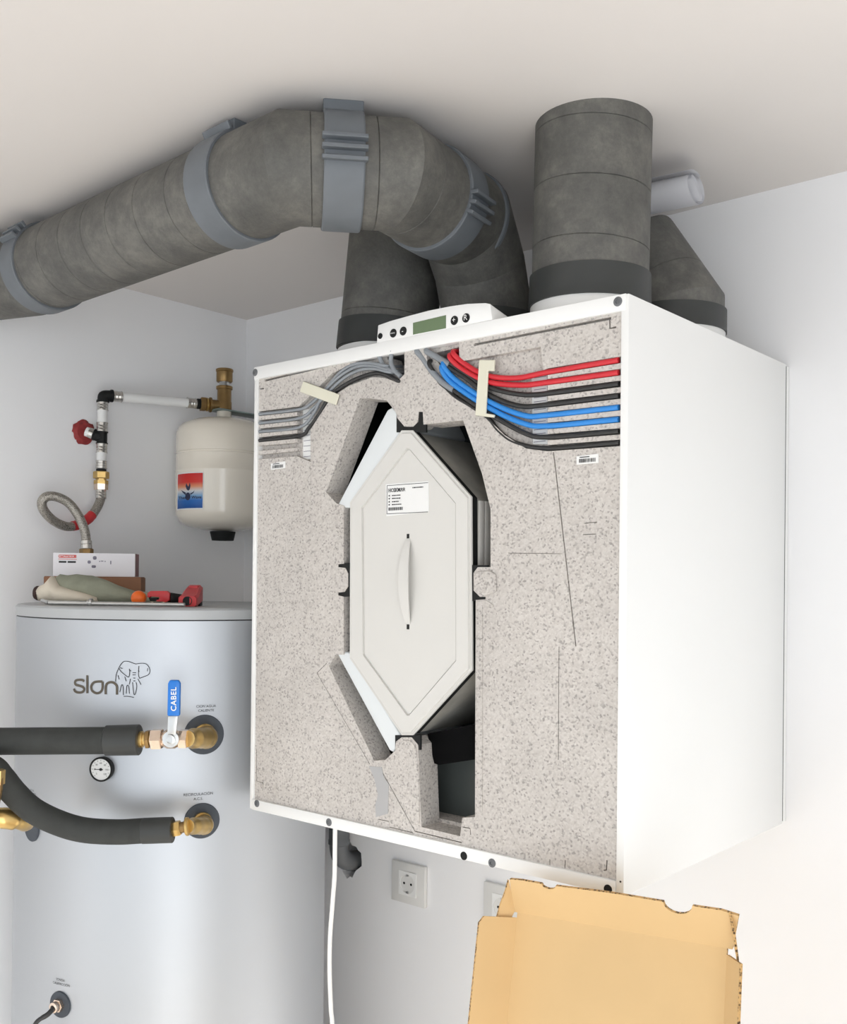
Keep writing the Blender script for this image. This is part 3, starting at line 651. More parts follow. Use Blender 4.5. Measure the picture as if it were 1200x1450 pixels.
ring_clamp(rc2, rd, RR-0.001, 0.010, run)
lathe('rubber_sleeve', [(RR-0.004, 0), (RR+0.0035, 0), (RR+0.0035, 0.045), (RR-0.004, 0.046)], (DC[0], DC[1], UZ1+0.032), (0, 0, 1), M_COLLAR, run, seg=56)

def riser(c, top, label, lean=(0, 0), seams=(0.45, 0.75, 0.92)):
    o = thing('insulated_duct', (c[0], c[1], UZ1+0.036), label, 'air duct')
    bm = bmesh.new(); add_section(bm, (c[0], c[1], UZ1+0.036), (c[0]+lean[0], c[1]+lean[1], top), (0, 0, 1), (0, 0, 1), RD, seams, tilt=0.06)
    finish('duct_section', bm, M_DUCT, o, ang=0.9)
    bm = bmesh.new(); add_lathe(bm, [(RD-0.004, 0), (RD+0.004, 0), (RD+0.0032, 0.0425), (RD-0.004, 0.0440)], (c[0], c[1], UZ1+0.033), (lean[0], lean[1], top-UZ1), 56)
    finish('rubber_sleeve', bm, M_COLLAR, o)
    return o
riser(DA, ZC, 'upright grey insulated duct rising from the unit to the ceiling beside the rolled papers', (0.004, 0), (0.30, 0.62, 0.93))
riser(DB, ZC, 'dark grey insulated duct standing beside the control panel, half behind the long ceiling duct', (0.020, 0.01), (0.2,))
dd = thing('insulated_duct', (DD[0], DD[1], UZ1+0.036), 'segmented grey duct elbow at the rear of the unit top, turning behind the upright duct', 'air duct')
ZH = 2.155
duct_path([(DD[0], DD[1], UZ1+0.036), (DD[0], DD[1], 2.083), (DD[0]-0.048, DD[1], ZH), (1.075, DD[1], ZH), (1.070, -0.002, ZH)], RD, dd, [(), (0.45,), (), ()])
lathe('rubber_sleeve', [(RD-0.004, 0), (RD+0.0035, 0), (RD+0.0035, 0.034), (RD-0.004, 0.035)], (DD[0], DD[1], UZ1+0.034), (0, 0, 1), M_COLLAR, dd, seg=56)

# rolled papers lying on the duct elbow behind the upright duct
def paper_roll():
    rot = math.radians(7); ax = Vector((math.cos(rot), math.sin(rot), 0)); ay = Vector((-math.sin(rot), math.cos(rot), 0)); L = 0.150
    base = Vector((1.258, DD[1]-0.036, ZH+RD-0.0045)) - ax*L
    root = thing('paper_roll', base + ax*L/2, 'loosely rolled white paper sheets resting on the duct elbow', 'papers')
    def sheet(name, prof, x0, x1, skew=0.0):
        bm = bmesh.new(); W = []
        for X in (x0, x1):
            W.append([bm.verts.new(base + ax*(X + (skew*j/len(prof) if X == x1 else 0)) + ay*p[0] + Vector((0, 0, p[1]))) for j, p in enumerate(prof)])
        for j in range(len(prof)-1): bm.faces.new((W[0][j], W[0][j+1], W[1][j+1], W[1][j]))
        bmesh.ops.solidify(bm, geom=bm.faces[:], thickness=0.0010)
        finish(name, bm, M_PAPER, root, ang=0.8)
    # flattened loop, its free edge lapping over the top
    lap = [(-0.030, 0.0385), (-0.018, 0.0420), (0.0, 0.0440), (0.014, 0.0430)]
    loop = [(0.032*math.cos(a) if math.cos(a) < 0 else 0.036*math.cos(a), 0.0205 + 0.0200*math.sin(a)) for a in [math.radians(90 - 360*k/40) for k in range(41)]]
    sheet('outer_sheet', lap + loop, 0.0, L, -0.006)
    sheet('inner_sheet', [(-0.027, 0.0300), (-0.018, 0.0350), (-0.006, 0.0330), (0.010, 0.0240), (0.024, 0.0130), (0.020, 0.0090), (0.006, 0.0150), (-0.012, 0.0230), (-0.026, 0.0260)], 0.02, L-0.002, 0.003)
paper_roll()

# ------------------------------------------------------------------ hot water tank
TX, TY, TR, TZ = 0.3075, -0.4125, 0.285, 1.625
tank = thing('water_tank', (TX, TY, 0), 'tall silver cylindrical hot water tank standing left of the ventilation unit', 'water tank')
ts = lambda th, z, dr=0.0: (TX + (TR+dr)*math.cos(th), TY + (TR+dr)*math.sin(th), z)
tn = lambda th: Vector((math.cos(th), math.sin(th), 0))
lathe('jacket', [(TR-0.02, 0), (TR, 0.002), (TR, TZ-0.0215), (TR-0.01, TZ-0.0215)], (TX, TY, 0), (0, 0, 1), M_TANK, tank, seg=160, ang=0.4)
lathe('seam_ring', [(TR-0.012, TZ-0.0216), (TR-0.0006, TZ-0.0216), (TR-0.0006, TZ-0.0192), (TR-0.012, TZ-0.0192)], (TX, TY, 0), (0, 0, 1), M_DARK, tank, seg=160)
lathe('lid', [(TR-0.012, TZ-0.0193), (TR+0.0012, TZ-0.0193), (TR+0.0012, TZ-0.004), (TR-0.002, TZ-0.0008), (TR-0.006, TZ), (0.00001, TZ)], (TX, TY, 0), (0, 0, 1), M_LID, tank, seg=160, ang=0.4)
def tank_print(name, s, size, c, m, bold=0.0, tilt=0.0):
    th0, z0 = c
    def to3(q):
        u = q[0]*math.cos(tilt) - q[1]*math.sin(tilt); v = q[0]*math.sin(tilt) + q[1]*math.cos(tilt)
        return ts(th0 + u/TR, z0 + v, 0.0009)
    return text(name, s, size, to3, m, tank, bold=bold)
def tank_lines(name, lines, w, m):
    bm = bmesh.new()
    for ln in lines:
        pts = ln if len(ln) < 3 else [tuple(p[:2]) for p in smooth_path([(a, b, 0) for a, b in ln], 5)]
        uv = [(a*TR, b) for a, b in pts]
        S = strip(uv, w); n = len(uv)
        V = [bm.verts.new(ts(a/TR, b, 0.0008)) for a, b in S]
        for i in range(n-1): bm.faces.new((V[i], V[i+1], V[2*n-2-i], V[2*n-1-i]))
    return finish(name, bm, m, tank, smooth=False, norm=False)
# wordmark: monoline letters s l o n
tank_lines('wordmark', [
    [(-1.1671, 1.5031), (-1.1768, 1.5053), (-1.1985, 1.5056), (-1.2231, 1.5042), (-1.2304, 1.5006), (-1.2227, 1.4972), (-1.198, 1.4958), (-1.1738, 1.4938), (-1.1665, 1.4898), (-1.1782, 1.4859), (-1.2023, 1.4848), (-1.2272, 1.4862), (-1.2375, 1.4907)],
    [(-1.1465, 1.5137), (-1.145, 1.4843)],
    [(-1.0491, 1.5042), (-1.0777, 1.504), (-1.1046, 1.502), (-1.1202, 1.4955), (-1.113, 1.4887), (-1.0858, 1.485), (-1.0593, 1.4875), (-1.0487, 1.4939), (-1.0491, 1.5042)],
    [(-1.0287, 1.4837), (-1.0292, 1.4941), (-1.023, 1.5004), (-1.0039, 1.5034), (-0.9827, 1.503), (-0.9658, 1.4991), (-0.9614, 1.4945), (-0.9609, 1.4836)]], 0.0040, M_LOGO)
tank_lines('elephant_drawing', [
    [(-0.9702, 1.5048), (-0.9665, 1.5163), (-0.9524, 1.5267), (-0.9382, 1.5336), (-0.9219, 1.5377), (-0.8974, 1.5378), (-0.873, 1.5356), (-0.8529, 1.5339), (-0.8249, 1.5351), (-0.7971, 1.534), (-0.7791, 1.5283), (-0.7749, 1.5215), (-0.7845, 1.5163), (-0.8082, 1.5134), (-0.8319, 1.5105)],
    [(-0.9524, 1.5267), (-0.9376, 1.521), (-0.9128, 1.5154), (-0.8943, 1.5126), (-0.8886, 1.5201), (-0.8908, 1.5258)],
    [(-0.8367, 1.5305), (-0.8384, 1.5225), (-0.8381, 1.5156), (-0.8319, 1.5105)], [(-0.9441, 1.5273), (-0.9296, 1.5262)], [(-0.7869, 1.5272), (-0.7887, 1.522)], [(-0.8907, 1.5235), (-0.8806, 1.5224)], [(-0.8404, 1.5237), (-0.8343, 1.5214)],
    [(-0.8724, 1.5196), (-0.8523, 1.5196)], [(-0.8722, 1.5161), (-0.8541, 1.5162)], [(-0.868, 1.511), (-0.8559, 1.511)], [(-0.8678, 1.5064), (-0.8557, 1.5064)],
    [(-0.8841, 1.5098), (-0.8898, 1.5006)], [(-0.8419, 1.5099), (-0.8235, 1.5002)], [(-0.8717, 1.5041), (-0.8672, 1.4927), (-0.8629, 1.4847), (-0.8549, 1.4858), (-0.8473, 1.4973), (-0.8516, 1.5042)],
    [(-0.9495, 1.5084), (-0.956, 1.5152)], [(-0.9168, 1.5131), (-0.9083, 1.5057)], [(-0.9445, 1.4877), (-0.9347, 1.4993), (-0.9263, 1.497), (-0.9237, 1.4833)], [(-0.9074, 1.4856), (-0.9039, 1.4983), (-0.8937, 1.4971), (-0.8892, 1.4857)], [(-0.9216, 1.481), (-0.895, 1.4811), (-0.8627, 1.4795)]], 0.0011, M_DARK)
tank_print('connection_text', 'CION AGUA', 0.0058, (-0.4583, 1.4635), M_DARK)
tank_print('connection_text', 'CALIENTE', 0.0058, (-0.458, 1.4565), M_DARK)
tank_print('connection_text', 'RECIRCULACIÓN', 0.0062, (-0.497, 1.3197), M_DARK)
tank_print('connection_text', 'A.C.S.', 0.0062, (-0.4967, 1.3122), M_DARK)
tank_print('connection_text', 'AGUA', 0.0048, (-1.599, 1.3119), M_DARK)
tank_print('connection_text', 'CIRCUITO', 0.0048, (-1.5899, 1.3063), M_DARK)
tank_print('connection_text', 'SONDA', 0.0055, (-1.311, 1.0098), M_DARK)
tank_print('connection_text', 'CALEFACCIÓN', 0.0055, (-1.3052, 1.0031), M_DARK)
def rosette(c, r):
    th, z = c; n = tn(th); o = Vector(ts(th, z))
    return lathe('rubber_rosette', [(r, -0.012), (r, 0.0018), (r*0.97, 0.0028), (0.00001, 0.0028)], o, n, M_INS2, tank, seg=36)
M_INS2 = mat('dark_blue_grey_rubber', (66, 72, 80), 0.6, var=0.06)
R1, R2, R3, R4 = (-0.4686, 1.4172), (-0.4752, 1.2759), (-1.5934, 1.2488), (-1.3088, 0.9699)
rosette(R1, 0.0325); rosette(R2, 0.0290); rosette(R3, 0.0230); rosette(R4, 0.0215)
# dial thermometer
th, z = (-1.0363, 1.3632); n = tn(th); o = Vector(ts(th, z)); tg = Vector((-math.sin(th), math.cos(th), 0))
tm = lathe('dial_thermometer', [(0.0185, -0.004), (0.0195, 0.004), (0.0200, 0.010), (0.0185, 0.0112), (0.0172, 0.0105), (0.0172, 0.009), (0.00001, 0.009)], o, n, M_BLACK, tank, seg=40)
lathe('dial_face', [(0.0171, 0.0), (0.0171, 0.0006), (0.00001, 0.0006)], o + n*0.009, n, M_WHITE, tm, seg=40)
bm = bmesh.new(); fm = lambda q: o + n*0.0101 + tg*q[0] + Vector((0, 0, q[1]))
for k in range(13):
    a = math.radians(225 - k*22.5); c, s = math.cos(a), math.sin(a)
    P = [(0.0135, -0.0003), (0.0155, -0.0003), (0.0155, 0.0003), (0.0135, 0.0003)]
    bm.faces.new([bm.verts.new(fm((u*c - v*s, u*s + v*c))) for u, v in P])
for k, s_ in enumerate(('0', '20', '40', '60', '80', '100', '120')):
    a = math.radians(225 - k*45); add_text(bm, s_, 0.0040, lambda q, a=a: fm((q[0]+0.0102*math.cos(a), q[1]+0.0102*math.sin(a))))
finish('dial_print', bm, M_DARK, tm, smooth=False, norm=False)
bm = bmesh.new(); fm2 = lambda q: o + n*0.0106 + tg*q[0] + Vector((0, 0, q[1]))
bm.faces.new([bm.verts.new(fm2(q)) for q in ((-0.011, -0.0004), (0.004, -0.0008), (0.004, 0.0008), (-0.011, 0.0002))])
finish('needle', bm, M_DARK, tm, smooth=False, norm=False)
lathe('needle_hub', [(0.0024, 0), (0.0022, 0.0012), (0.00001, 0.0012)], o + n*0.0098, n, M_DARK, tm, seg=16)

# upper insulated pipe with ball valve
PT = 1.555
LAT = Vector(C_RIGHT).normalized()
def along(p, q): return (Vector(q)-Vector(p))
def seg_lathe(name, p, q, prof, m, parent, hexa=False, seg=28, bevel=0):
    """prof radii along the axis from p to q: list of (fraction, radius)"""
    p = Vector(p); q = Vector(q); L = (q-p).length
    return lathe(name, [(r, t*L) for t, r in prof], p, (q-p), m, parent, seg=seg, hexa=hexa, bevel=bevel)
up = thing('insulated_pipe', (0.5352, -0.7063, 1.4224), 'straight black insulated pipe with blue-handled ball valve feeding the upper tank port', 'pipe')
seg_lathe('insulation', (0.0121, -1.1534, 1.4111), (0.5368, -0.7049, 1.423), [(0, 0.0208), (1, 0.0208)], M_INSUL, up, seg=36)
seg_lathe('insulation_cuff', (0.5352, -0.7063, 1.423), (0.5748, -0.6724, 1.4246), [(0, 0.0215), (0.02, 0.0232), (0.98, 0.0236), (1, 0.0225)], M_COLLAR, up, seg=36)
seg_lathe('brass_tail', (0.5731, -0.6739, 1.4251), (0.5896, -0.6598, 1.4259), [(0, 0.0125), (0.35, 0.0125), (0.36, 0.0100), (1, 0.0100)], M_BRASS, up, seg=24)
seg_lathe('brass_flange', (0.5822, -0.6661, 1.4256), (0.5871, -0.6619, 1.4259), [(0, 0.0150), (1, 0.0150)], M_BRONZE, up, hexa=True, bevel=0.001)
seg_lathe('union_nut', (0.5888, -0.6605, 1.4259), (0.6012, -0.6499, 1.4263), [(0, 0.0158), (0.1, 0.0166), (0.9, 0.0166), (1, 0.0158)], M_NICKEL, up, hexa=True)
vb = seg_lathe('valve_body', (0.6003, -0.6506, 1.4263), (0.6226, -0.6315, 1.4269), [(0, 0.0115), (0.15, 0.0125), (0.3, 0.0150), (0.7, 0.0150), (0.85, 0.0125), (1, 0.0115)], M_NICKEL, up)
seg_lathe('union_nut', (0.621, -0.633, 1.4269), (0.6309, -0.6245, 1.427), [(0, 0.0146), (0.1, 0.0152), (0.9, 0.0152), (1, 0.0146)], M_NICKEL, up, hexa=True)
def elbow(parent, start, c, r, n):
    th, z = c; o = Vector(ts(th, z, 0.002)); n = tn(th); st = Vector(start)
    corner = o + n*0.034
    path = [st, st.lerp(corner, 0.45), st.lerp(corner, 0.8), corner*0.6+(st.lerp(corner, 0.7))*0.25+o.lerp(corner, 0.7)*0.15, corner.lerp(o, 0.3), corner.lerp(o, 0.6), o]
    bm = bmesh.new(); add_tube(bm, smooth_path(path, 5), [r*0.8, r, r*1.05, r*1.12, r*1.1, r, r], 24)
    finish('brass_elbow', bm, M_BRASS, parent, ang=0.9)
    lathe('elbow_rim', [(r*0.9, 0), (r*1.12, 0), (r*1.16, 0.003), (r*1.16, 0.008), (r*1.0, 0.010)], o, n, M_BRASS, parent, seg=28)
elbow(up, (0.63, -0.6252, 1.427), R1, 0.0160, 0)
# valve handle
hb = lathe('handle_boss', [(0.0125, 0), (0.0125, 0.006), (0.0080, 0.0065), (0.0080, 0.012), (0.0050, 0.0125), (0.0050, 0.0100), (0.00001, 0.0100)], (0.6203, -0.6467, 1.4283), C_BACK, M_STEEL, up, seg=24)
def view_prism(name, px, parent, m, t0, t1, bevel=0.0):
    bm = bmesh.new(); d = Vector(C_BACK)*-(t1-t0)
    c = sum((Vector(p) for p in px), Vector((0, 0, 0)))/len(px)
    ux = LAT; uz = Vector(C_UP)
    P2 = [((Vector(p)-c).dot(ux), (Vector(p)-c).dot(uz)) for p in px]
    add_slab(bm, P2, [], lambda q: c + ux*q[0] + uz*q[1], d)
    bmesh.ops.dissolve_limit(bm, angle_limit=0.02, verts=bm.verts[:], edges=bm.edges[:])
    return finish(name, bm, m, parent, bevel=bevel)
lv = view_prism('lever', [(0.6246, -0.6576, 1.4364), (0.6343, -0.6492, 1.4365), (0.6367, -0.6474, 1.4644), (0.6253, -0.6572, 1.4643)], up, M_STEEL, 1.534, 1.537, 0.0006)
gp = view_prism('lever_grip', [(0.6266, -0.66, 1.4646), (0.6408, -0.6478, 1.4648), (0.6414, -0.6477, 1.514), (0.6393, -0.6495, 1.5193), (0.6292, -0.6581, 1.5192), (0.6272, -0.6598, 1.5138)], up, M_BLUE, 1.531, 1.540, 0.0022)
gc = Vector((0.635, -0.6536, 1.4905))
text('lever_lettering', 'CABEL', 0.0115, lambda q: gc - LAT*q[1] + Vector(C_UP)*q[0] + Vector(C_BACK)*0.0004, M_WHITE, gp, spacing=1.12, bold=0.0002)

# lower insulated pipe
lo = thing('insulated_pipe', (0.5065, -0.7232, 1.2787), 'curved black insulated pipe sagging to the recirculation port of the tank', 'pipe')
tube('insulation', [(0.5777, -0.6624, 1.284), (0.5437, -0.6914, 1.2813), (0.5094, -0.7274, 1.2853), (0.4826, -0.7569, 1.2981), (0.4631, -0.7869, 1.3194), (0.4522, -0.8096, 1.346), (0.4471, -0.8272, 1.3713), (0.439, -0.8409, 1.388), (0.407, -0.8749, 1.399), (0.2548, -1.005, 1.3969), (0.0545, -1.1762, 1.39)], 0.0192, M_INSUL, lo, seg=32)
seg_lathe('insulation_cuff', (0.5744, -0.6652, 1.2834), (0.61, -0.6348, 1.2855), [(0, 0.0190), (0.02, 0.0198), (0.98, 0.0198), (1, 0.0190)], M_COLLAR, lo, seg=36)
seg_lathe('hex_nut', (0.6091, -0.6355, 1.2866), (0.619, -0.6271, 1.2889), [(0, 0.0112), (0.12, 0.0122), (0.88, 0.0122), (1, 0.0112)], M_BRASS, lo, hexa=True)
seg_lathe('thread', (0.6182, -0.6278, 1.2889), (0.6257, -0.6214, 1.2906), [(0, 0.0085), (1, 0.0085)], M_BRONZE, lo)
seg_lathe('brass_flange', (0.6248, -0.6221, 1.2906), (0.629, -0.6186, 1.2912), [(0, 0.0128), (0.2, 0.0142), (0.8, 0.0142), (1, 0.0128)], M_BRASS, lo)
elbow(lo, (0.6273, -0.62, 1.2912), R2, 0.0132, 0)

# brass elbow pipe at the far left port
bp_ = thing('brass_pipe', (0.3974, -0.8034, 1.2967), 'bare brass elbow pipe entering the tank beneath the curved black insulated pipe', 'pipe')
tube('brass_elbow', [(0.0505, -1.1659, 1.314), (0.3489, -0.9108, 1.318), (0.4199, -0.837, 1.3093), (0.4362, -0.8098, 1.3051), (0.4319, -0.7871, 1.2962), (0.4024, -0.7596, 1.2811)], [0.0150, 0.0150, 0.0155, 0.0160, 0.0130, 0.0085], M_BRASS, bp_, seg=28)
tube('brass_riser', [(0.4442, -0.8425, 1.3193), (0.4963, -0.8615, 1.3612), (0.5004, -0.8608, 1.3923)], 0.0098, M_BRONZE, bp_, seg=20)
seg_lathe('hex_nut', (0.4997, -0.8612, 1.3739), (0.5004, -0.8608, 1.3943), [(0, 0.0115), (1, 0.0115)], M_BRASS, bp_, hexa=True)

# probe gland with black lead at the bottom of the tank
th, z = R4; n = tn(th); o = Vector(ts(th, z, 0.0028))
gl = thing('probe_lead', o, 'black probe lead in a nickel gland low on the tank jacket', 'cable')
lathe('gland_nut', [(0.0110, 0), (0.0110, 0.006), (0.0095, 0.0065)], o, n, M_NICKEL, gl, hexa=True)
lathe('gland_body', [(0.0085, 0.006), (0.0085, 0.014), (0.0070, 0.015), (0.0045, 0.0150), (0.0045, 0.010)], o, n, M_NICKEL, gl, seg=24)
o2 = o + n*0.012
tube('lead', [o2, o2 + n*0.012 + Vector((0, 0, -0.006)), o2 + n*0.02 - LAT*0.015 + Vector((0, 0, -0.020)), o2 + n*0.012 - LAT*0.022 + Vector((0, 0, -0.06)), o2 - n*0.004 - LAT*0.022 + Vector((0, 0, -0.25)), o2 - n*0.004 - LAT*0.022 + Vector((0, 0, -z+0.01))], [0.0042, 0.0042, 0.0036, 0.0026, 0.0026, 0.0026], M_BLKC, gl, seg=12)

# ------------------------------------------------------------------ things on the tank lid
LU = Vector((C_RIGHT[0], C_RIGHT[1], 0)).normalized(); LF = Vector((-C_BACK[0], -C_BACK[1], 0)).normalized()
def lid_pt(px, t, h=0.0):
    lat = (px-600)/F_PX*t
    p = Vector((C_LOC[0], C_LOC[1], 0)) + LF*t + LU*lat
    return Vector((p.x, p.y, TZ + h))
def obox(name, o, sx, sy, sz, m, parent, bevel=0.0006, yaw=0.0):
    """box with corner o, sides along the view-aligned horizontal axes turned by yaw"""
    ux = (LU*math.cos(yaw) + LF*math.sin(yaw)); uy = (LF*math.cos(yaw) - LU*math.sin(yaw)); o = Vector(o)
    bm = bmesh.new(); vs = [bm.verts.new(o + ux*x + uy*y + Vector((0, 0, z))) for x in (0, sx) for y in (0, sy) for z in (0, sz)]
    for fc in ((0, 1, 3, 2), (4, 6, 7, 5), (0, 4, 5, 1), (2, 3, 7, 6), (0, 2, 6, 4), (1, 5, 7, 3)): bm.faces.new([vs[i] for i in fc])
    return finish(name, bm, m, parent, bevel=bevel, bseg=1), ux, uy
o = lid_pt(62, 1.92)
bx = thing('cardboard_box', o + LU*0.09 + LF*0.035, 'flat brown cardboard box on the tank lid under the white carton', 'box')
obox('box_body', o, 0.1805, 0.050, 0.049, M_BROWN, bx, yaw=0.10)
obox('box_flap', o + Vector((0, 0, 0.0490)) + LU*0.001, 0.178, 0.048, 0.0014, M_BROWN, bx, 0.0003, yaw=0.10)
wz = 0.0506
o = lid_pt(75, 1.922, wz)
wb = thing('white_carton', o + LU*0.075 + LF*0.03, 'long white printed carton with red badge lying on the brown cardboard box', 'box')
body, ux, uy = obox('carton_body', o, 0.152, 0.044, 0.0445, M_BOXW, wb, yaw=0.12)
bm = bmesh.new(); e0 = o + ux*0.1522
bm.faces.new([bm.verts.new(e0 + uy*y + Vector((0, 0, z_))) for y, z_ in ((0.0005, 0.0005), (0.0435, 0.0005), (0.0435, 0.044), (0.0005, 0.044))])
finish('end_print', bm, M_BOXR, wb, smooth=False, norm=False)
fm = lambda q: o + ux*q[0] + Vector((0, 0, q[1])) - uy*0.0004
bm = bmesh.new()
def rrect(bm, f, x0, x1, y0, y1, r, n=5):
    P = []
    for (cx_, cy_, a0) in ((x1-r, y1-r, 0), (x0+r, y1-r, 90), (x0+r, y0+r, 180), (x1-r, y0+r, 270)):
        for k in range(n): a = math.radians(a0 + 90*k/(n-1)); P.append((cx_ + r*math.cos(a), cy_ + r*math.sin(a)))
    bm.faces.new([bm.verts.new(f(q)) for q in P])
rrect(bm, fm, 0.0095, 0.0435, 0.0350, 0.0408, 0.0024); add_rect(bm, fm, 0.0095, 0.0435, 0.0318, 0.0328)
finish('red_badge', bm, M_PRED, wb, smooth=False, norm=False)
bm = bmesh.new(); add_text(bm, 'DETTALLE BOX  X', 0.0044, lambda q: o + ux*(0.0265+q[0]) + Vector((0, 0, 0.0379+q[1])) - uy*0.0007, bold=0.0001)
finish('badge_text', bm, M_WHITE, wb, smooth=False, norm=False)
bm = bmesh.new(); add_rect(bm, fm, 0.0105, 0.0245, 0.0255, 0.0290); add_rect(bm, fm, 0.0268, 0.0420, 0.0255, 0.0290)
finish('store_badges', bm, M_DARK, wb, smooth=False, norm=False)
bm = bmesh.new()
for (x, z_, w, h) in ((0.0768, 0.0355, 0.007, 0.007), (0.0665, 0.0275, 0.006, 0.006), (0.0750, 0.0190, 0.008, 0.005), (0.0860, 0.0290, 0.002, 0.002), (0.0905, 0.0295, 0.005, 0.0016), (0.0960, 0.0290, 0.002, 0.002), (0.1065, 0.0270, 0.002, 0.007)):
    rrect(bm, fm, x-w/2, x+w/2, z_-h/2, z_+h/2, min(w, h)*0.4)
finish('product_pictures', bm, M_PGREY, wb, smooth=False, norm=False)

# work glove
gv = thing('work_glove', lid_pt(140, 1.84), 'crumpled olive work glove with cream cuff on the tank lid before the cartons', 'glove')
def loft(name, secs, m, parent, seg=22, lump=0.0, cap=True):
    """sections: (px, t, z bottom, height, half depth)"""
    bm = bmesh.new(); prev = None; first = None
    for i, (px, t, zb, h, w) in enumerate(secs):
        ring = []
        for k in range(seg):
            a = 2*PI*k/seg; f_ = 1 + lump*math.sin(5*a + i*1.7) + lump*0.7*math.sin(3*a - i*0.9)
            zz = h/2 + h/2*math.sin(a)*f_
            ring.append(bm.verts.new(lid_pt(px, t, max(0.0006, zb + zz)) + LF*(w*math.cos(a)*f_)))
        if prev:
            for k in range(seg): bm.faces.new((prev[k], prev[(k+1) % seg], ring[(k+1) % seg], ring[k]))
        else: first = ring
        prev = ring
    if cap: bm.faces.new(first[::-1]); bm.faces.new(prev)
    return finish(name, bm, m, parent, ang=1.2)
loft('palm', [(79, 1.85, 0.010, 0.038, 0.018), (84, 1.85, 0.006, 0.048, 0.025), (95, 1.845, 0.0005, 0.0525, 0.028), (110, 1.845, 0.0005, 0.0525, 0.029), (130, 1.84, 0.0005, 0.0500, 0.029), (150, 1.84, 0.0005, 0.0440, 0.028), (170, 1.84, 0.0005, 0.0340, 0.027), (188, 1.84, 0.0005, 0.026, 0.024), (200, 1.84, 0.0005, 0.020, 0.016)], M_OLIVE, gv, lump=0.05)
loft('cuff', [(56, 1.825, 0.006, 0.026, 0.016), (64, 1.825, 0.004, 0.033, 0.020), (74, 1.825, 0.003, 0.048, 0.024), (79, 1.828, 0.003, 0.042, 0.026), (84, 1.82, 0.003, 0.030, 0.026), (100, 1.815, 0.003, 0.024, 0.024), (120, 1.815, 0.003, 0.018, 0.020), (138, 1.815, 0.003, 0.010, 0.010)], M_GCUFF, gv, lump=0.035)
loft('cuff_edging', [(50.5, 1.825, 0.0085, 0.022, 0.014), (53, 1.825, 0.0065, 0.026, 0.0165), (56.5, 1.825, 0.0055, 0.027, 0.0168)], M_BROWN2 if 'M_BROWN2' in globals() else mat('dark_brown_edging', (58, 38, 34), 0.8), gv)
for (t0, p0, p1, h0, r0) in ((1.835, 186, 246, 0.010, 0.0100), (1.855, 180, 236, 0.012, 0.0100), (1.872, 172, 226, 0.013, 0.0095)):
    P = [lid_pt(p0-14, t0-0.01, h0+0.004), lid_pt(p0+10, t0, h0+0.003), lid_pt((p0+p1)/2+6, t0+0.002, h0+0.001), lid_pt(p1-4, t0+0.006, h0), lid_pt(p1, t0+0.006, h0)]
    bm = bmesh.new(); add_tube(bm, smooth_path(P, 5), [r0, r0, r0, r0*0.95, r0*0.9, r0*0.5], 14); finish('finger', bm, M_OLIVE, gv, ang=1.2)

# bright metal rod with a clamp nut
rod = thing('metal_rod', lid_pt(160, 1.725), 'thin bright metal rod with a joint, lying along the front of the tank lid', 'rod')
tube('bar', [lid_pt(60, 1.775, 0.0075), lid_pt(70, 1.75, 0.0045), lid_pt(78, 1.745, 0.0042), lid_pt(160, 1.72, 0.0042), lid_pt(262, 1.70, 0.0042)], [0.0030, 0.0040, 0.0040, 0.0036, 0.0034], M_STEEL, rod, seg=12)
a = lid_pt(124, 1.731, 0.0052); lathe('joint', [(0.0042, 0), (0.0056, 0.0008), (0.0056, 0.003), (0.0045, 0.0035), (0.0052, 0.004), (0.0076, 0.0048), (0.0076, 0.009), (0.0042, 0.0098)], a, LU, M_STEEL, rod, seg=18)

# orange tool handle pointing at the viewer
sd = thing('tool_handle', lid_pt(196, 1.775), 'orange round-ended tool handle poking out between the glove and red cutter', 'tool')
a = lid_pt(195.5, 1.742, 0.0136)
lathe('handle', [(0.00001, 0), (0.0050, 0.0008), (0.0096, 0.0034), (0.0122, 0.0075), (0.0130, 0.012), (0.0108, 0.022), (0.0095, 0.035), (0.0100, 0.045), (0.0080, 0.050), (0.00001, 0.0505)], a, LF - LU*0.15, M_ORANGE, sd, seg=28, ang=0.9)

# pipe cutter
pc = thing('pipe_cutter', lid_pt(225, 1.76), 'small red C-shaped pipe cutter with metal rollers beside the orange handle', 'tool')
def lid_prism(name, pts, t, depth, m, parent, bevel=0.0012):
    c = lid_pt(pts[0][0], t); bm = bmesh.new(); P2 = []
    for px, h in pts: P2.append(((lid_pt(px, t)-c).dot(LU), h))
    add_slab(bm, P2, [], lambda q: c + LU*q[0] + Vector((0, 0, q[1])), LF*depth)
    bmesh.ops.dissolve_limit(bm, angle_limit=0.02, verts=bm.verts[:], edges=bm.edges[:])
    return finish(name, bm, m, parent, bevel=bevel)
lid_prism('cutter_frame', [(208.5, 0.0165), (209, 0.0225), (213, 0.0262), (236, 0.0266), (240.5, 0.0225), (240.5, 0.0110), (236, 0.0075), (222, 0.0080), (221.5, 0.0105), (226, 0.0120), (226, 0.0160), (213, 0.0165), (211, 0.0140)], 1.748, 0.014, M_RED, pc)
lid_prism('jaw_gap_block', [(211, 0.0145), (224, 0.0150), (224, 0.0115), (219, 0.0085), (213, 0.0085)], 1.753, 0.008, M_BLACK, pc, 0.0006)
for px in (216, 232): lathe('roller', [(0.0022, 0), (0.0037, 0.0005), (0.0037, 0.012), (0.0022, 0.0125)], lid_pt(px, 1.742, 0.0040), LF, M_NICKEL, pc, seg=16)
lid_prism('roller_bar', [(213, 0.0030), (236, 0.0030), (236, 0.0062), (213, 0.0062)], 1.745, 0.008, M_STEEL, pc, 0.0005)
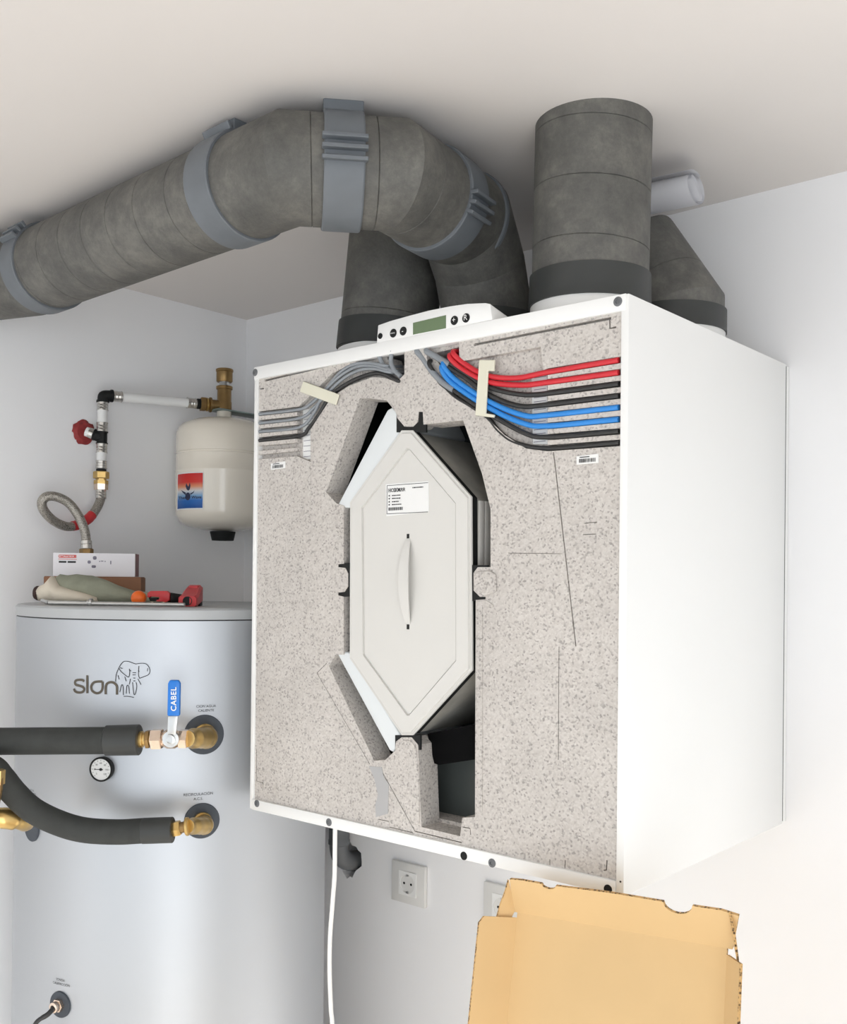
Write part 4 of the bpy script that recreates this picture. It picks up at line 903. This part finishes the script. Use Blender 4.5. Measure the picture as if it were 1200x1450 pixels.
seg_lathe('cutter_knob', lid_pt(240, 1.757, 0.0140), lid_pt(259, 1.772, 0.0125), [(0, 0.0085), (0.1, 0.0098), (0.9, 0.0082), (1, 0.0070)], M_BLACK, pc, seg=20)

# wedge-shaped red tool
rt = thing('hand_tool', lid_pt(270, 1.76), 'chunky wedge-shaped red tool with a dark round hole in its end, on the tank lid', 'tool')
c = lid_pt(266, 1.735); UXT = LU; UYT = (LF - LU*0.06).normalized()
bm = bmesh.new(); rings = []
for (d, w, h, z0) in ((0, 0.0150, 0.0170, 0.0008), (0.004, 0.0162, 0.0190, 0.0004), (0.022, 0.0160, 0.0200, 0.0004), (0.045, 0.0150, 0.0260, 0.003), (0.075, 0.0145, 0.0300, 0.006), (0.079, 0.0130, 0.0290, 0.008)):
    rings.append([bm.verts.new(c + UYT*d + UXT*x + Vector((0, 0, z0+z_))) for x, z_ in ((-w, 0.003), (-w+0.003, 0), (w-0.003, 0), (w, 0.003), (w, h-0.004), (w-0.004, h), (-w+0.004, h), (-w, h-0.004))])
for a, b in zip(rings, rings[1:]):
    for k in range(8): bm.faces.new((a[k], a[(k+1) % 8], b[(k+1) % 8], b[k]))
bm.faces.new(rings[0][::-1]); bm.faces.new(rings[-1])
finish('tool_body', bm, M_RED, rt, ang=0.5)
lathe('end_hole', [(0.0080, -0.002), (0.0080, 0.0012), (0.0068, 0.0012), (0.0066, 0.0002), (0.00001, 0.0002)], c + Vector((0, 0, 0.0098)), -UYT, M_BLACK, rt, seg=24)
a = c + UYT*0.058 - UXT*0.007 + Vector((0, 0, 0.030))
bm = bmesh.new(); vs = [bm.verts.new(a + UXT*x + UYT*y + Vector((0, 0, z_ + y*0.1))) for x in (0, 0.015) for y in (0, 0.018) for z_ in (0, 0.0055)]
for fc in ((0, 1, 3, 2), (4, 6, 7, 5), (0, 4, 5, 1), (2, 3, 7, 6), (0, 2, 6, 4), (1, 5, 7, 3)): bm.faces.new([vs[i] for i in fc])
finish('switch_block', bm, M_RED, rt, bevel=0.001)
bm = bmesh.new(); a = c + UYT*0.046 - UXT*0.010 + Vector((0, 0, 0.0004))
vs = [bm.verts.new(a + UXT*x + UYT*y + Vector((0, 0, z_))) for x in (0, 0.024) for y in (0, 0.03) for z_ in (0, 0.008)]
for fc in ((0, 1, 3, 2), (4, 6, 7, 5), (0, 4, 5, 1), (2, 3, 7, 6), (0, 2, 6, 4), (1, 5, 7, 3)): bm.faces.new([vs[i] for i in fc])
finish('base_foot', bm, M_BLACK, rt, bevel=0.001)

# ------------------------------------------------------------------ expansion vessel and pipework on the left wall
EVX = 0.115; ec = (0.115, -0.1554, 1.893); EY = ec[1]; ER = 0.1035
zt = (0.115, -0.1574, 2.0311)[2]; zb = (0.115, -0.1538, 1.78)[2]
ev = thing('expansion_vessel', (EVX, EY, zb), 'cream enamel expansion vessel with red and blue sticker hung beside the unit', 'expansion vessel')
H_ = zt - zb
prof = [(0.00001, 0), (0.045, 0.002), (0.075, 0.008), (0.094, 0.018), (0.1025, 0.034), (ER, 0.05), (ER, H_*0.50), (ER+0.0006, H_*0.505), (ER+0.0006, H_*0.515), (ER, H_*0.52), (ER, H_*0.655), (ER-0.0018, H_*0.66), (ER-0.0018, H_*0.672), (ER, H_*0.677), (ER, H_-0.040), (0.100, H_-0.028), (0.090, H_-0.017), (0.065, H_-0.007), (0.030, H_-0.001), (0.018, H_)]
lathe('shell', prof, (EVX, EY, zb), (0, 0, 1), M_CREAM, ev, seg=72, ang=0.9)
lathe('valve_cap', [(0.018, 0.0), (0.024, -0.002), (0.028, 0.016), (0.028, 0.018), (0.0, 0.019)], (EVX, EY, zb-0.019), (0, 0, 1), M_BLACK, ev, seg=28)
# sticker curved round the shell
vth = lambda px: None
def ev_theta(px_lat): return px_lat
cdir = math.atan2(C_LOC[1]-EY, C_LOC[0]-EVX)
def ev_pt(u, z_, lift): # u = sideways offset as seen, negative to the left
    a = cdir + math.asin(max(-0.99, min(0.99, u/ER)))
    return (EVX + (ER+lift)*math.cos(a), EY + (ER+lift)*math.sin(a), z_)
sx0, sx1 = (255.5-316.5)*0.001575, (289.5-316.5)*0.001575
sz0, sz1 = zb + H_*0.175, zb + H_*0.472
def ev_patch(name, x0, x1, z0, z1, lift, m, parent):
    bm = bmesh.new(); n = 10; rows = []
    for k in range(n+1):
        x = x0 + (x1-x0)*k/n; rows.append([bm.verts.new(ev_pt(x, z_, lift)) for z_ in (z0, z1)])
    for a, b in zip(rows, rows[1:]): bm.faces.new((a[0], b[0], b[1], a[1]))
    return finish(name, bm, m, parent, smooth=True, norm=False)
ev_patch('sticker_border', sx0-0.0015, sx1+0.0015, sz0-0.0025, sz1+0.0025, 0.0005, M_WHITE, ev)
stk = ev_patch('sticker', sx0, sx1, sz0, sz1, 0.0009, M_STICK, ev)
bm = bmesh.new(); scx = (sx0+sx1)/2 - 0.003; scz = (sz0+sz1)/2
def blob(bm, pts):
    bm.faces.new([bm.verts.new(ev_pt(scx+x, scz+z_, 0.0013)) for x, z_ in pts])
blob(bm, [(0.0055*math.cos(a)-0.001, 0.0085*math.sin(a)-0.012) for a in [2*PI*k/12 for k in range(12)]])
blob(bm, [(-0.0035, 0.003), (-0.006, 0.010), (-0.0045, 0.017), (-0.002, 0.012), (0.0, 0.0085), (0.003, 0.018), (0.0045, 0.010), (0.003, 0.003), (0.0, 0.0)])
blob(bm, [(-0.005, -0.004), (-0.016, 0.003), (-0.012, -0.003), (-0.006, -0.009)]); blob(bm, [(0.004, -0.006), (0.010, -0.003), (0.013, 0.001), (0.011, -0.005), (0.005, -0.009)])
add_text(bm, 'Therm  Wave', 0.0085, lambda q: ev_pt(scx+0.003+q[0], scz-0.0145+q[1], 0.0013), bold=0.0002)
finish('sticker_print', bm, mat('navy_print', (38, 44, 74), 0.5), ev, smooth=False, norm=False)
# neck, bracket, brass tee and vent
lathe('neck', [(0.0165, 0), (0.0165, 0.020), (0.014, 0.021)], (EVX, EY, zt-0.004), (0, 0, 1), M_CREAM, ev, seg=24)
br = box('wall_bracket', (EVX-0.022, EY-0.030, zt+0.014), (EVX+0.022, -0.0005, zt+0.0170), mat('galvanised_bracket', (146, 160, 158), 0.35, 0.7), ev, bevel=0.0006)
box('bracket_foot', (EVX-0.022, -0.0035, zt-0.03), (EVX+0.022, -0.0005, zt+0.0140), MATS['galvanised_bracket'], br)
z1 = zt + 0.017
zA = (0.115, -0.1646, 2.0584)[2]; zTop = (0.115, -0.1652, 2.1022)[2]; zV = (0.115, -0.1657, 2.1405)[2]
vt = thing('brass_air_vent', (EVX, EY, z1), 'aged brass tee with round air vent screwed on top of the cream vessel', 'valve')
lathe('tee_body', [(0.0150, 0), (0.0165, 0.002), (0.0165, 0.018), (0.0155, 0.020), (0.0155, zTop-z1-0.008), (0.0180, zTop-z1-0.007), (0.0180, zTop-z1-0.001), (0.0165, zTop-z1)], (EVX, EY, z1), (0, 0, 1), M_BRONZE, vt, seg=28)
lathe('vent_stem', [(0.0115, 0), (0.0115, 0.012)], (EVX, EY, zTop-0.002), (0, 0, 1), M_STEEL, vt, seg=20)
lathe('vent_cap', [(0.0165, 0), (0.0178, 0.002), (0.0178, zV-zTop-0.016), (0.0192, zV-zTop-0.015), (0.0192, zV-zTop-0.0105), (0.0170, zV-zTop-0.009)], (EVX, EY, zTop+0.009), (0, 0, 1), M_BRONZE, vt, seg=28)
bd = (Vector((0.092, -0.2047, 2.0583))-Vector((EVX, EY, zA))); bd.z = 0; bd.normalize()
T0 = Vector((EVX, EY, zA))
lathe('tee_branch', [(0.0120, 0.008), (0.0120, 0.028), (0.0165, 0.029), (0.0165, 0.033), (0.0120, 0.034), (0.0120, 0.040)], T0, bd, M_BRONZE, vt, seg=24)
lathe('branch_nut', [(0.0125, 0.034), (0.0135, 0.036), (0.0150, 0.037), (0.0150, 0.040), (0.0120, 0.041)], T0, bd, M_BRASS, vt, seg=24)
lathe('branch_hex', [(0.0150, 0.041), (0.0160, 0.042), (0.0160, 0.052), (0.0150, 0.053)], T0, bd, M_BRONZE, vt, hexa=True)
E0 = T0 + bd*0.053
pw = thing('white_pipework', (0.035, -0.4091, 1.8619), 'thin white pipework with steel press sleeves and black fittings on the left wall', 'pipe')
K = Vector((0.035, -0.4084, 2.0542)); hd_ = (E0-K).normalized(); LH = (E0-K).length
RP = 0.0100
lathe('end_adapter', [(0.0105, 0), (0.0115, 0.001), (0.0115, 0.008), (0.0105, 0.009)], E0 - hd_*0.008, hd_, M_BLACK, pw, seg=20)
def pipe_run(p, q, parts):
    p = Vector(p); q = Vector(q); d = (q-p).normalized(); L = (q-p).length
    for a, b, kind in parts:
        if kind == 'sleeve':
            o_ = seg_lathe('press_sleeve', p + d*a*L, p + d*b*L, [(0, 0.0120), (0.04, 0.0120), (0.05, 0.0112), (0.30, 0.0112), (0.33, 0.0106), (0.38, 0.0112), (0.60, 0.0112), (0.63, 0.0106), (0.68, 0.0112), (0.95, 0.0112), (0.96, 0.0120), (1, 0.0120)], M_SLEEVE, pw, seg=24)
        elif kind == 'pipe': seg_lathe('white_pipe', p + d*a*L, p + d*b*L, [(0, RP), (1, RP)], M_WHITE, pw, seg=24)
        elif kind == 'black': seg_lathe('black_fitting', p + d*a*L, p + d*b*L, [(0, 0.0122), (0.08, 0.0122), (0.09, 0.0105), (0.91, 0.0105), (0.92, 0.0122), (1, 0.0122)], M_BLACK, pw, seg=24)
pipe_run(K, E0 - hd_*0.008, [(0.085, 0.19, 'sleeve'), (0.19, 0.89, 'pipe'), (0.89, 0.985, 'sleeve')])
VB = Vector((0.035, -0.4104, 1.8986))
bm = bmesh.new(); add_tube(bm, smooth_path([K + hd_*0.022, K + hd_*0.010, K + Vector((0, 0, -0.002)) + hd_*0.001, K - Vector((0, 0, 0.010)), K - Vector((0, 0, 0.015))], 5), 0.0110, 18)
finish('black_elbow', bm, M_BLACK, pw)
lathe('elbow_collar', [(0.0132, 0), (0.0132, 0.004)], K + hd_*0.016, hd_, M_BLACK, pw, seg=20)
lathe('elbow_collar', [(0.0132, 0), (0.0132, 0.004)], K - Vector((0, 0, 0.015)), (0, 0, 1), M_BLACK, pw, seg=20)
pipe_run(K, VB, [(0.09, 0.205, 'sleeve'), (0.205, 0.37, 'pipe'), (0.37, 0.49, 'sleeve'), (0.49, 0.655, 'black'), (0.655, 0.775, 'sleeve'), (0.775, 0.885, 'pipe'), (0.885, 0.985, 'sleeve')])
TT = K.lerp(VB, 0.57)
pw2 = Vector((0.012, -0.4326, 1.9775))
lathe('tee_outlet', [(0.0115, 0), (0.0115, 0.014), (0.0125, 0.0145), (0.0125, 0.018)], TT, pw2-TT, M_BLACK, pw, seg=20)
dT = (pw2-TT).normalized()
seg_lathe('press_sleeve', TT + dT*0.016, TT + dT*0.028, [(0, 0.0112), (1, 0.0112)], M_SLEEVE, pw, seg=20)
seg_lathe('white_pipe', TT + dT*0.026, pw2, [(0, RP), (1, RP)], M_WHITE, pw, seg=20)
WO = Vector((0, -0.432, 1.9771))
bm = bmesh.new(); add_lathe(bm, [(0.0245, 0.0005), (0.0245, 0.003), (0.018, 0.008), (0.012, 0.007)], (0.0, WO.y, WO.z), (1, 0, 0), 26)
for v in bm.verts:
    if v.co.x < 0.004 and v.co.x > 0.0: v.co += Vector((0, random.uniform(-0.003, 0.003), random.uniform(-0.003, 0.003)))
finish('red_wall_grommet', bm, mat('faded_red_rubber', (150, 52, 52), 0.7, var=0.25, scale=90), pw)
p0 = VB + Vector((0, 0, 0.001))
seg_lathe('black_fitting', p0, p0 - Vector((0, 0, 0.010)), [(0, 0.0105), (1, 0.0105)], M_BLACK, pw, seg=20)
U = [p0 - Vector((0, 0, d_)) for d_ in (0.005, 0.020, 0.031, 0.043)]
un = seg_lathe('brass_union', U[0], U[1], [(0, 0.0150), (0.1, 0.0162), (0.9, 0.0162), (1, 0.0150)], M_BRASS, pw, hexa=True)
seg_lathe('brass_union', U[1], U[2], [(0, 0.0105), (0.3, 0.0105), (0.32, 0.0145), (1, 0.0145)], M_BRASS, pw, hexa=True)
seg_lathe('hose_nut', U[2], U[3], [(0, 0.0145), (1, 0.0140)], M_NICKEL, pw, hexa=True)

# braided hose looping down to the tank
hs = thing('braided_hose', (0.105, -0.4849, 1.6983), 'braided steel flexible hose coiled in one loop with red tape above the boxes', 'hose')
HP = [tuple(U[3]), (0.037, -0.4109, 1.8425), (0.04, -0.4215, 1.8197), (0.043, -0.4409, 1.7966), (0.046, -0.4664, 1.7814), (0.05, -0.4952, 1.7756), (0.055, -0.5257, 1.7845), (0.062, -0.5508, 1.8024), (0.068, -0.5595, 1.8195), (0.075, -0.5524, 1.8307), (0.082, -0.5341, 1.8303), (0.088, -0.5132, 1.819), (0.095, -0.4972, 1.7959), (0.1, -0.4875, 1.7711), (0.104, -0.4849, 1.7473), (0.106, -0.4849, 1.7123)]
HP.append((HP[-1][0], HP[-1][1], TZ+0.002))
tube('hose', HP, 0.0092, M_BRAID, hs, seg=16, n=8)
seg_lathe('ferrule', tuple(U[3]), (0.037, -0.4117, 1.8381), [(0, 0.0110), (0.3, 0.0110), (0.33, 0.0102), (0.4, 0.0110), (0.6, 0.0110), (0.63, 0.0102), (0.7, 0.0110), (1, 0.0110)], M_SLEEVE, hs, seg=20)
seg_lathe('ferrule', (0.104, -0.4849, 1.7459), (0.106, -0.4851, 1.7305), [(0, 0.0110), (0.4, 0.0110), (0.43, 0.0102), (0.5, 0.0110), (1, 0.0110)], M_SLEEVE, hs, seg=20)
seg_lathe('hose_nut', (0.106, -0.4851, 1.7305), (0.106, -0.4849, 1.7123), [(0, 0.0125), (0.1, 0.0135), (1, 0.0135)], M_BRONZE, hs, hexa=True)
tube('red_tape', [(0.042, -0.4339, 1.8035), (0.0435, -0.4459, 1.7927), (0.046, -0.4664, 1.7814), (0.048, -0.4817, 1.777)], [0.0100, 0.0103, 0.0103, 0.0100], M_RED, hs, seg=16)

# ------------------------------------------------------------------ sockets, drain pipe and white lead under the unit
def socket(cx_, cz_, label, group=None):
    s = thing('wall_socket', (cx_, 0, cz_-0.044), label, 'socket')
    W_, H2 = 0.0455, 0.0415
    fr = [(cx_-W_, cz_-H2), (cx_+W_, cz_-H2), (cx_+W_, cz_+H2), (cx_-W_, cz_+H2)]
    ins = [(cx_-0.0235, cz_-0.0245), (cx_+0.0235, cz_-0.0245), (cx_+0.0235, cz_+0.0245), (cx_-0.0235, cz_+0.0245)]
    slab('cover_frame', fr, -0.0095, -0.0004, M_SOCK, s, [], bevel=0.0015)
    circ = [(cx_+0.0195*math.cos(2*PI*k/32), cz_+0.0195*math.sin(2*PI*k/32)) for k in range(32)]
    slab('insert', ins, -0.0112, -0.0090, M_WHITE, s, [circ])
    lathe('socket_well', [(0.0196, 0), (0.0196, 0.0005), (0.00001, 0.0005)], (cx_, -0.0094, cz_), (0, -1, 0), M_SOCK, s, seg=28)
    for dx in (-0.0095, 0.0095): lathe('pin_hole', [(0.0026, 0), (0.0026, 0.0004), (0.00001, 0.0004)], (cx_+dx, -0.0099, cz_), (0, -1, 0), M_BLACK, s, seg=14)
    for dz in (-0.0175, 0.0175): box('earth_clip', (cx_-0.003, -0.0112, cz_+dz-0.002), (cx_+0.003, -0.0098, cz_+dz+0.002), M_STEEL, s)
    return s
sa = (0.5446, 0, 1.0517)
socket(sa[0], sa[2], 'white wall socket on the bare wall between drain pipe and cardboard')
sb = (0.7844, 0, 1.0541)
socket(sb[0], sb[2], 'white wall socket partly hidden behind the cardboard tray')
# drain pipe out of the ragged hole
dp = thing('drain_pipe', (HC[0], -0.03, HC[2]), 'grey plastic drain pipe coming out of a ragged wall hole under the unit', 'pipe')
tube('pipe_bend', [(HC[0]+0.004, 0.058, HC[2]-0.006), (HC[0]+0.002, 0.030, HC[2]-0.006), (HC[0]-0.002, -0.002, HC[2]-0.004), (HC[0]-0.004, -0.022, HC[2]+0.008), (HC[0]-0.004, -0.030, HC[2]+0.028), (HC[0]-0.004, -0.030, HC[2]+0.05)], 0.0205, M_GREYP, dp, seg=24)
lathe('pipe_socket', [(0.0205, 0), (0.0232, 0.002), (0.0232, 0.010), (0.0220, 0.012), (0.0220, 0.05)], (HC[0]-0.004, -0.030, HC[2]+0.036), (0, 0, 1), M_GREYP, dp, seg=28)
# white lead hanging from the unit's bottom edge
tube('power_lead', [(0.7677, -0.44, 1.2869), (0.7675, -0.44, 1.2488), (0.7674, -0.44, 1.204), (0.7633, -0.44, 1.1584), (0.7585, -0.44, 1.1013), (0.7586, -0.44, 1.0452), (0.7626, -0.44, 0.9903), (0.7665, -0.44, 0.9466), (0.7719, -0.44, 0.6921), (0.7849, -0.44, 0.0454)], 0.0036, M_WHITE, None, seg=10)
tag(bpy.data.objects['power_lead'], 'thin white lead hanging down from the bottom edge of the unit', 'cable')

# ------------------------------------------------------------------ cardboard tray leaning in front of the unit
YT = -0.545
P1 = Vector((1.1945, -0.545, 1.2651)); P2 = Vector((1.4653, -0.545, 1.2865))
ux = (P2-P1).normalized(); wT = (P2-P1).length
dn = ux.cross(Vector((0, 1, 0))).normalized()
if dn.z > 0: dn = -dn
LEAN = math.radians(15)
vv = (dn*math.cos(LEAN) + Vector((0, -1, 0))*math.sin(LEAN)).normalized()
nn = ux.cross(vv).normalized()
if nn.y > 0: nn = -nn
LT = (P1.z - 0.005)/-vv.z
tray = thing('cardboard_tray', P1 + vv*LT + ux*wT/2, 'open shallow cardboard tray leaning upright before the lower right of the unit', 'cardboard box')
def board(name, poly, o, eu, ev_, en, th=0.0032, holes=()):
    """flat cardboard panel; edges get the corrugated material"""
    bm = bmesh.new(); add_slab(bm, poly, holes, lambda q: o + eu*q[0] + ev_*q[1], -en*th)
    bmesh.ops.recalc_face_normals(bm, faces=bm.faces[:])
    for fc in bm.faces: fc.material_index = 0 if abs(fc.normal.dot(en)) > 0.7 else 1
    return finish(name, bm, [M_CARD, M_CEDGE], tray, smooth=False)
board('base_panel', [(0, 0), (wT, 0), (wT, LT), (0, LT)], P1, ux, vv, nn)
# top wall, folded a little outwards, with thumb notches in its free edge
a = math.radians(52); et = (-vv*math.sin(a) + nn*math.cos(a)).normalized(); ent = (vv*math.cos(a) + nn*math.sin(a)).normalized()
HT = 0.049
top = [(-0.006, 0.0), (wT+0.006, 0.0), (wT+0.014, HT*0.92), (wT-0.005, HT)]
arc = [(wT*0.80 + 0.017*math.cos(t), HT - 0.013*math.sin(t)) for t in [PI*k/8 for k in range(9)]]
arc2 = [(wT*0.19 + 0.010*math.cos(t), HT - 0.006*math.sin(t)) for t in [PI*k/6 for k in range(7)]]
top += arc + [(wT*0.5, HT+0.0015)] + arc2 + [(0.012, HT+0.001), (-0.005, HT)]
top = [(q[0] + 0.010*max(0.0, q[1])/HT, q[1]) for q in top]
board('top_wall', top, P1, ux, et, ent)
# side walls
b = math.radians(24)
el = (nn*math.cos(b) - ux*math.sin(b)).normalized(); enl = (ux*math.cos(b) + nn*math.sin(b)).normalized()
board('side_wall', [(0.006, 0), (LT, 0), (LT, 0.052), (0.016, 0.052), (0.008, 0.046)], P1, vv, el, enl)
b = math.radians(40)
er = (nn*math.cos(b) + ux*math.sin(b)).normalized(); enr = (-ux*math.cos(b) + nn*math.sin(b)).normalized()
board('side_wall', [(0.006, 0), (LT, 0), (LT, 0.046), (0.010, 0.046)], P1 + ux*wT, vv, er, enr)
# curled corner flaps
def curled_flap(o, steps, wdir, W0, W1):
    bm = bmesh.new(); prev = None; th = 0.0026; pts = [Vector(o)]
    for s in steps: pts.append(pts[-1] + s)
    for i, p in enumerate(pts):
        t_ = (pts[min(i+1, len(pts)-1)] - pts[max(0, i-1)]).normalized(); nrm = t_.cross(wdir).normalized()
        w = W0 + (W1-W0)*i/(len(pts)-1)
        ring = [bm.verts.new(q) for q in (p, p + wdir*w, p + wdir*w + nrm*th, p + nrm*th)]
        if prev:
            for k in range(4):
                fc = bm.faces.new((prev[k], prev[(k+1) % 4], ring[(k+1) % 4], ring[k])); fc.material_index = 1 if k in (1, 3) else 0
        else: bm.faces.new(ring[::-1]).material_index = 1
        prev = ring
    bm.faces.new(prev).material_index = 1
    return finish('corner_flap', bm, [M_CARD, M_CEDGE], tray, ang=0.9)
tl = P1 + et*0.001 - ux*0.0035
curled_flap(tl, [(-ux*0.004 + vv*0.010 + nn*0.001), (-ux*0.007 + vv*0.012), (-ux*0.006 + vv*0.012 - nn*0.002), (-ux*0.003 + vv*0.012 - nn*0.002)], (et + ux*0.15).normalized(), HT*0.96, HT*0.55)
tr = P1 + ux*(wT+0.012) + et*0.016
curled_flap(tr, [(ux*0.005 + vv*0.016), (ux*0.003 + vv*0.018 - nn*0.001), (ux*0.000 + vv*0.020), (-ux*0.001 + vv*0.020 - nn*0.002)], (et + ux*0.12).normalized(), HT*0.68, HT*0.06)
